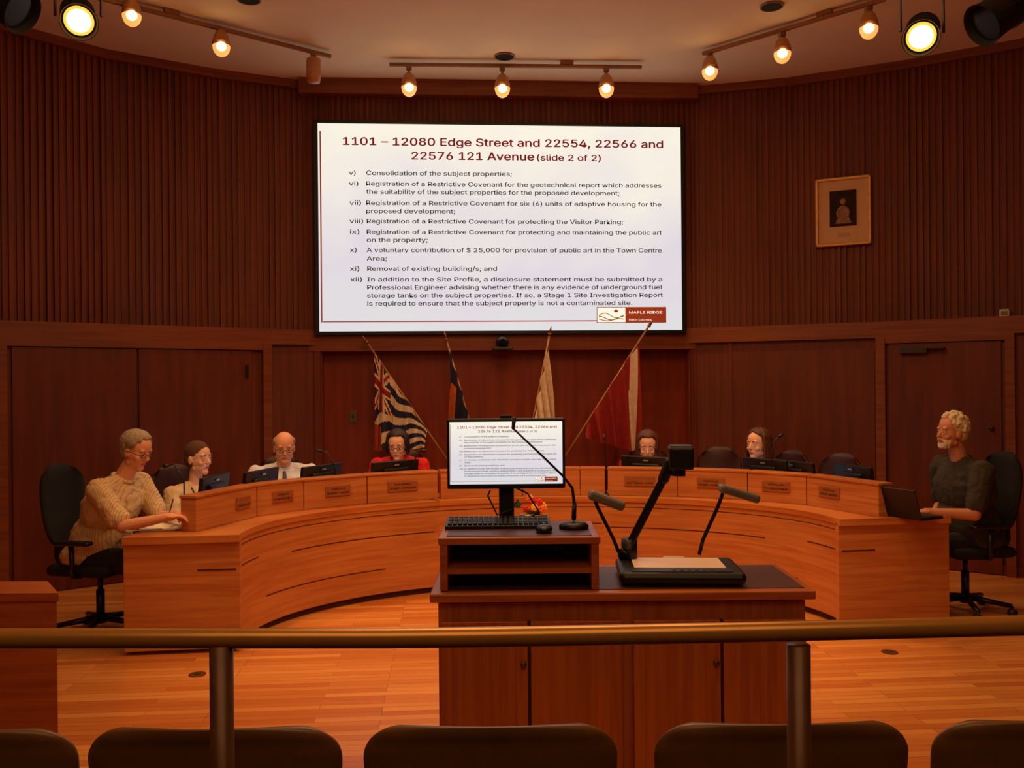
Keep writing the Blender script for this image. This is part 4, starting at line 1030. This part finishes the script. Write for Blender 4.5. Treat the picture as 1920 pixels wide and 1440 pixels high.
def stage(px,py,d,lit,aimcf,power=130,lab=None,lit2=None):
    p=PX(px,py,d)
    e=thing('stage_light',lab or ('bright round theatre spotlight on a ceiling mount' if lit else 'unlit black theatre spotlight on a ceiling mount'),'stage light',(p.x,p.y,p.z))
    ax=(CF(*aimcf)-p).normalized()
    R=ax.to_track_quat('Z','Y').to_matrix().to_4x4()
    sc=0.95 if lit else 1.15
    b=B(); b.cyl((0,0,-0.3*sc),(0,0,-0.02),0.075*sc,0.1*sc,n=24); b.cyl((0,0,-0.36*sc),(0,0,-0.3*sc),0.05*sc,0.07*sc,n=24)
    for k in range(4): b.cyl((0,0,-0.27*sc+k*0.05),(0,0,-0.26*sc+k*0.05),0.1*sc,0.1*sc,n=24)
    b.xf(R); part(e,'housing',b,black)
    b=B(); b.cyl((0,0,-0.025),(0,0,-0.012),0.084*sc,n=28); b.xf(R)
    if lit:
        part(e,'lens',b,M('stage_rim',C(255,170,70),0.4,emit=1.8,ecol=C(255,165,60),var=0))
        b=B(); b.sph((0,0,-0.02),(0.072*sc,0.072*sc,0.025)); b.xf(R); part(e,'bulb',b,M('stage_glow',C(255,220,160),0.4,emit=6,ecol=C(255,210,120),var=0),True)
    else: part(e,'lens',b,M('lens_dark',C(20,18,18),0.2))
    b=B(); b.lathe([(0.1*sc,-0.03),(0.103*sc,0.0),(0.108*sc,0.02),(0.104*sc,0.02),(0.098*sc,0.0),(0.095*sc,-0.02)],n=28)
    b.f=b.f[:-2]; b.mi=b.mi[:-2]
    b.xf(R); part(e,'lens_hood',b,M('hood_black',C(14,12,12),0.8))
    up=CEIL-p.z
    b=B(); 
    for sx in(-1,1): b.tube([Vector((sx*0.13,0,0))-ax*0.15,Vector((sx*0.13,0,0.2))-ax*0.15,Vector((0,0,0.22))-ax*0.15],0.008)
    b.cyl(Vector((0,0,0.21))-ax*0.15,Vector((-ax.x*0.15,-ax.y*0.15,up)),0.015); part(e,'yoke',b,black)
    if lit:
        sp_=bpy.data.lights.new('spot','SPOT'); sp_.energy=power; sp_.color=(1,0.53,0.21); sp_.spot_size=math.radians(80); sp_.spot_blend=0.8; sp_.shadow_soft_size=0.08
        o=bpy.data.objects.new('lamp_light',sp_); COL.objects.link(o); o.parent=e; o.location=ax*0.12; 
        o.rotation_euler=(DL(0.3 if px>960 else -0.3,1.0,0.0)-p).normalized().to_track_quat('-Z','Y').to_euler()
stage(148,40,5.0,True,(-0.6,1.5,1.4))
stage(38,20,4.7,False,(1.5,4.5,1.0))
stage(1727,70,5.0,True,(0.5,1.5,1.4))
stage(1845,45,4.9,False,(-1.5,4.5,1.0))
for px,py in((370,1265),(1668,1223)):
    p=PZ(px,py,0.0)
    e=thing('floor_outlet','round dark metal outlet cover set in the floor','floor outlet',(p.x,p.y,0),0,'floor outlet covers')
    b=B(); b.lathe([(0.05,0),(0.05,0.004),(0.04,0.006)]); part(e,'cover',b,M('outlet_bronze',C(110,62,32),0.4,0.4))
    b=B(); b.cyl((0,0,0.005),(0,0,0.008),0.02); part(e,'cap',b,darkgrey)

# ---------------- LIGHTS
def area(name,loc,size,power,col,target,sy=None):
    l=bpy.data.lights.new(name,'AREA'); l.energy=power; l.color=col; l.size=size
    if sy: l.shape='RECTANGLE'; l.size_y=sy
    o=bpy.data.objects.new(name,l); COL.objects.link(o); o.location=loc
    o.rotation_euler=(Vector(target)-Vector(loc)).normalized().to_track_quat('-Z','Y').to_euler(); return o
area('fill_light_center',CF(0.1,4.2,4.6),2.5,88,(1,0.54,0.23),CF(0.1,4.4,0))  # added soft fill over the room centre, not a fixture of the chamber
area('fill_light_gallery',CF(0,0.2,4.5),3,60,(1,0.54,0.23),CF(0.2,4.0,0.6))  # added fill from above the gallery, brightens cabinet and desk fronts, no fixture
w=bpy.data.worlds.new('World'); scene.world=w; w.use_nodes=True; w.node_tree.nodes['Background'].inputs[0].default_value=(0.05,0.02,0.01,1); w.node_tree.nodes['Background'].inputs[1].default_value=0.3

# ---------------- camera
cd=bpy.data.cameras.new('Camera'); cd.sensor_width=36; cd.lens=36*F/1920; cd.clip_start=0.05
cam=bpy.data.objects.new('Camera',cd); COL.objects.link(cam)
r_=RT*math.cos(PHI)-Vector((0,0,math.sin(PHI))); u_=Vector((0,0,math.cos(PHI)))+RT*math.sin(PHI); bk=-FW
cam.matrix_world=Matrix(((r_.x,u_.x,bk.x,CP.x),(r_.y,u_.y,bk.y,CP.y),(r_.z,u_.z,bk.z,CP.z),(0,0,0,1)))
scene.camera=cam
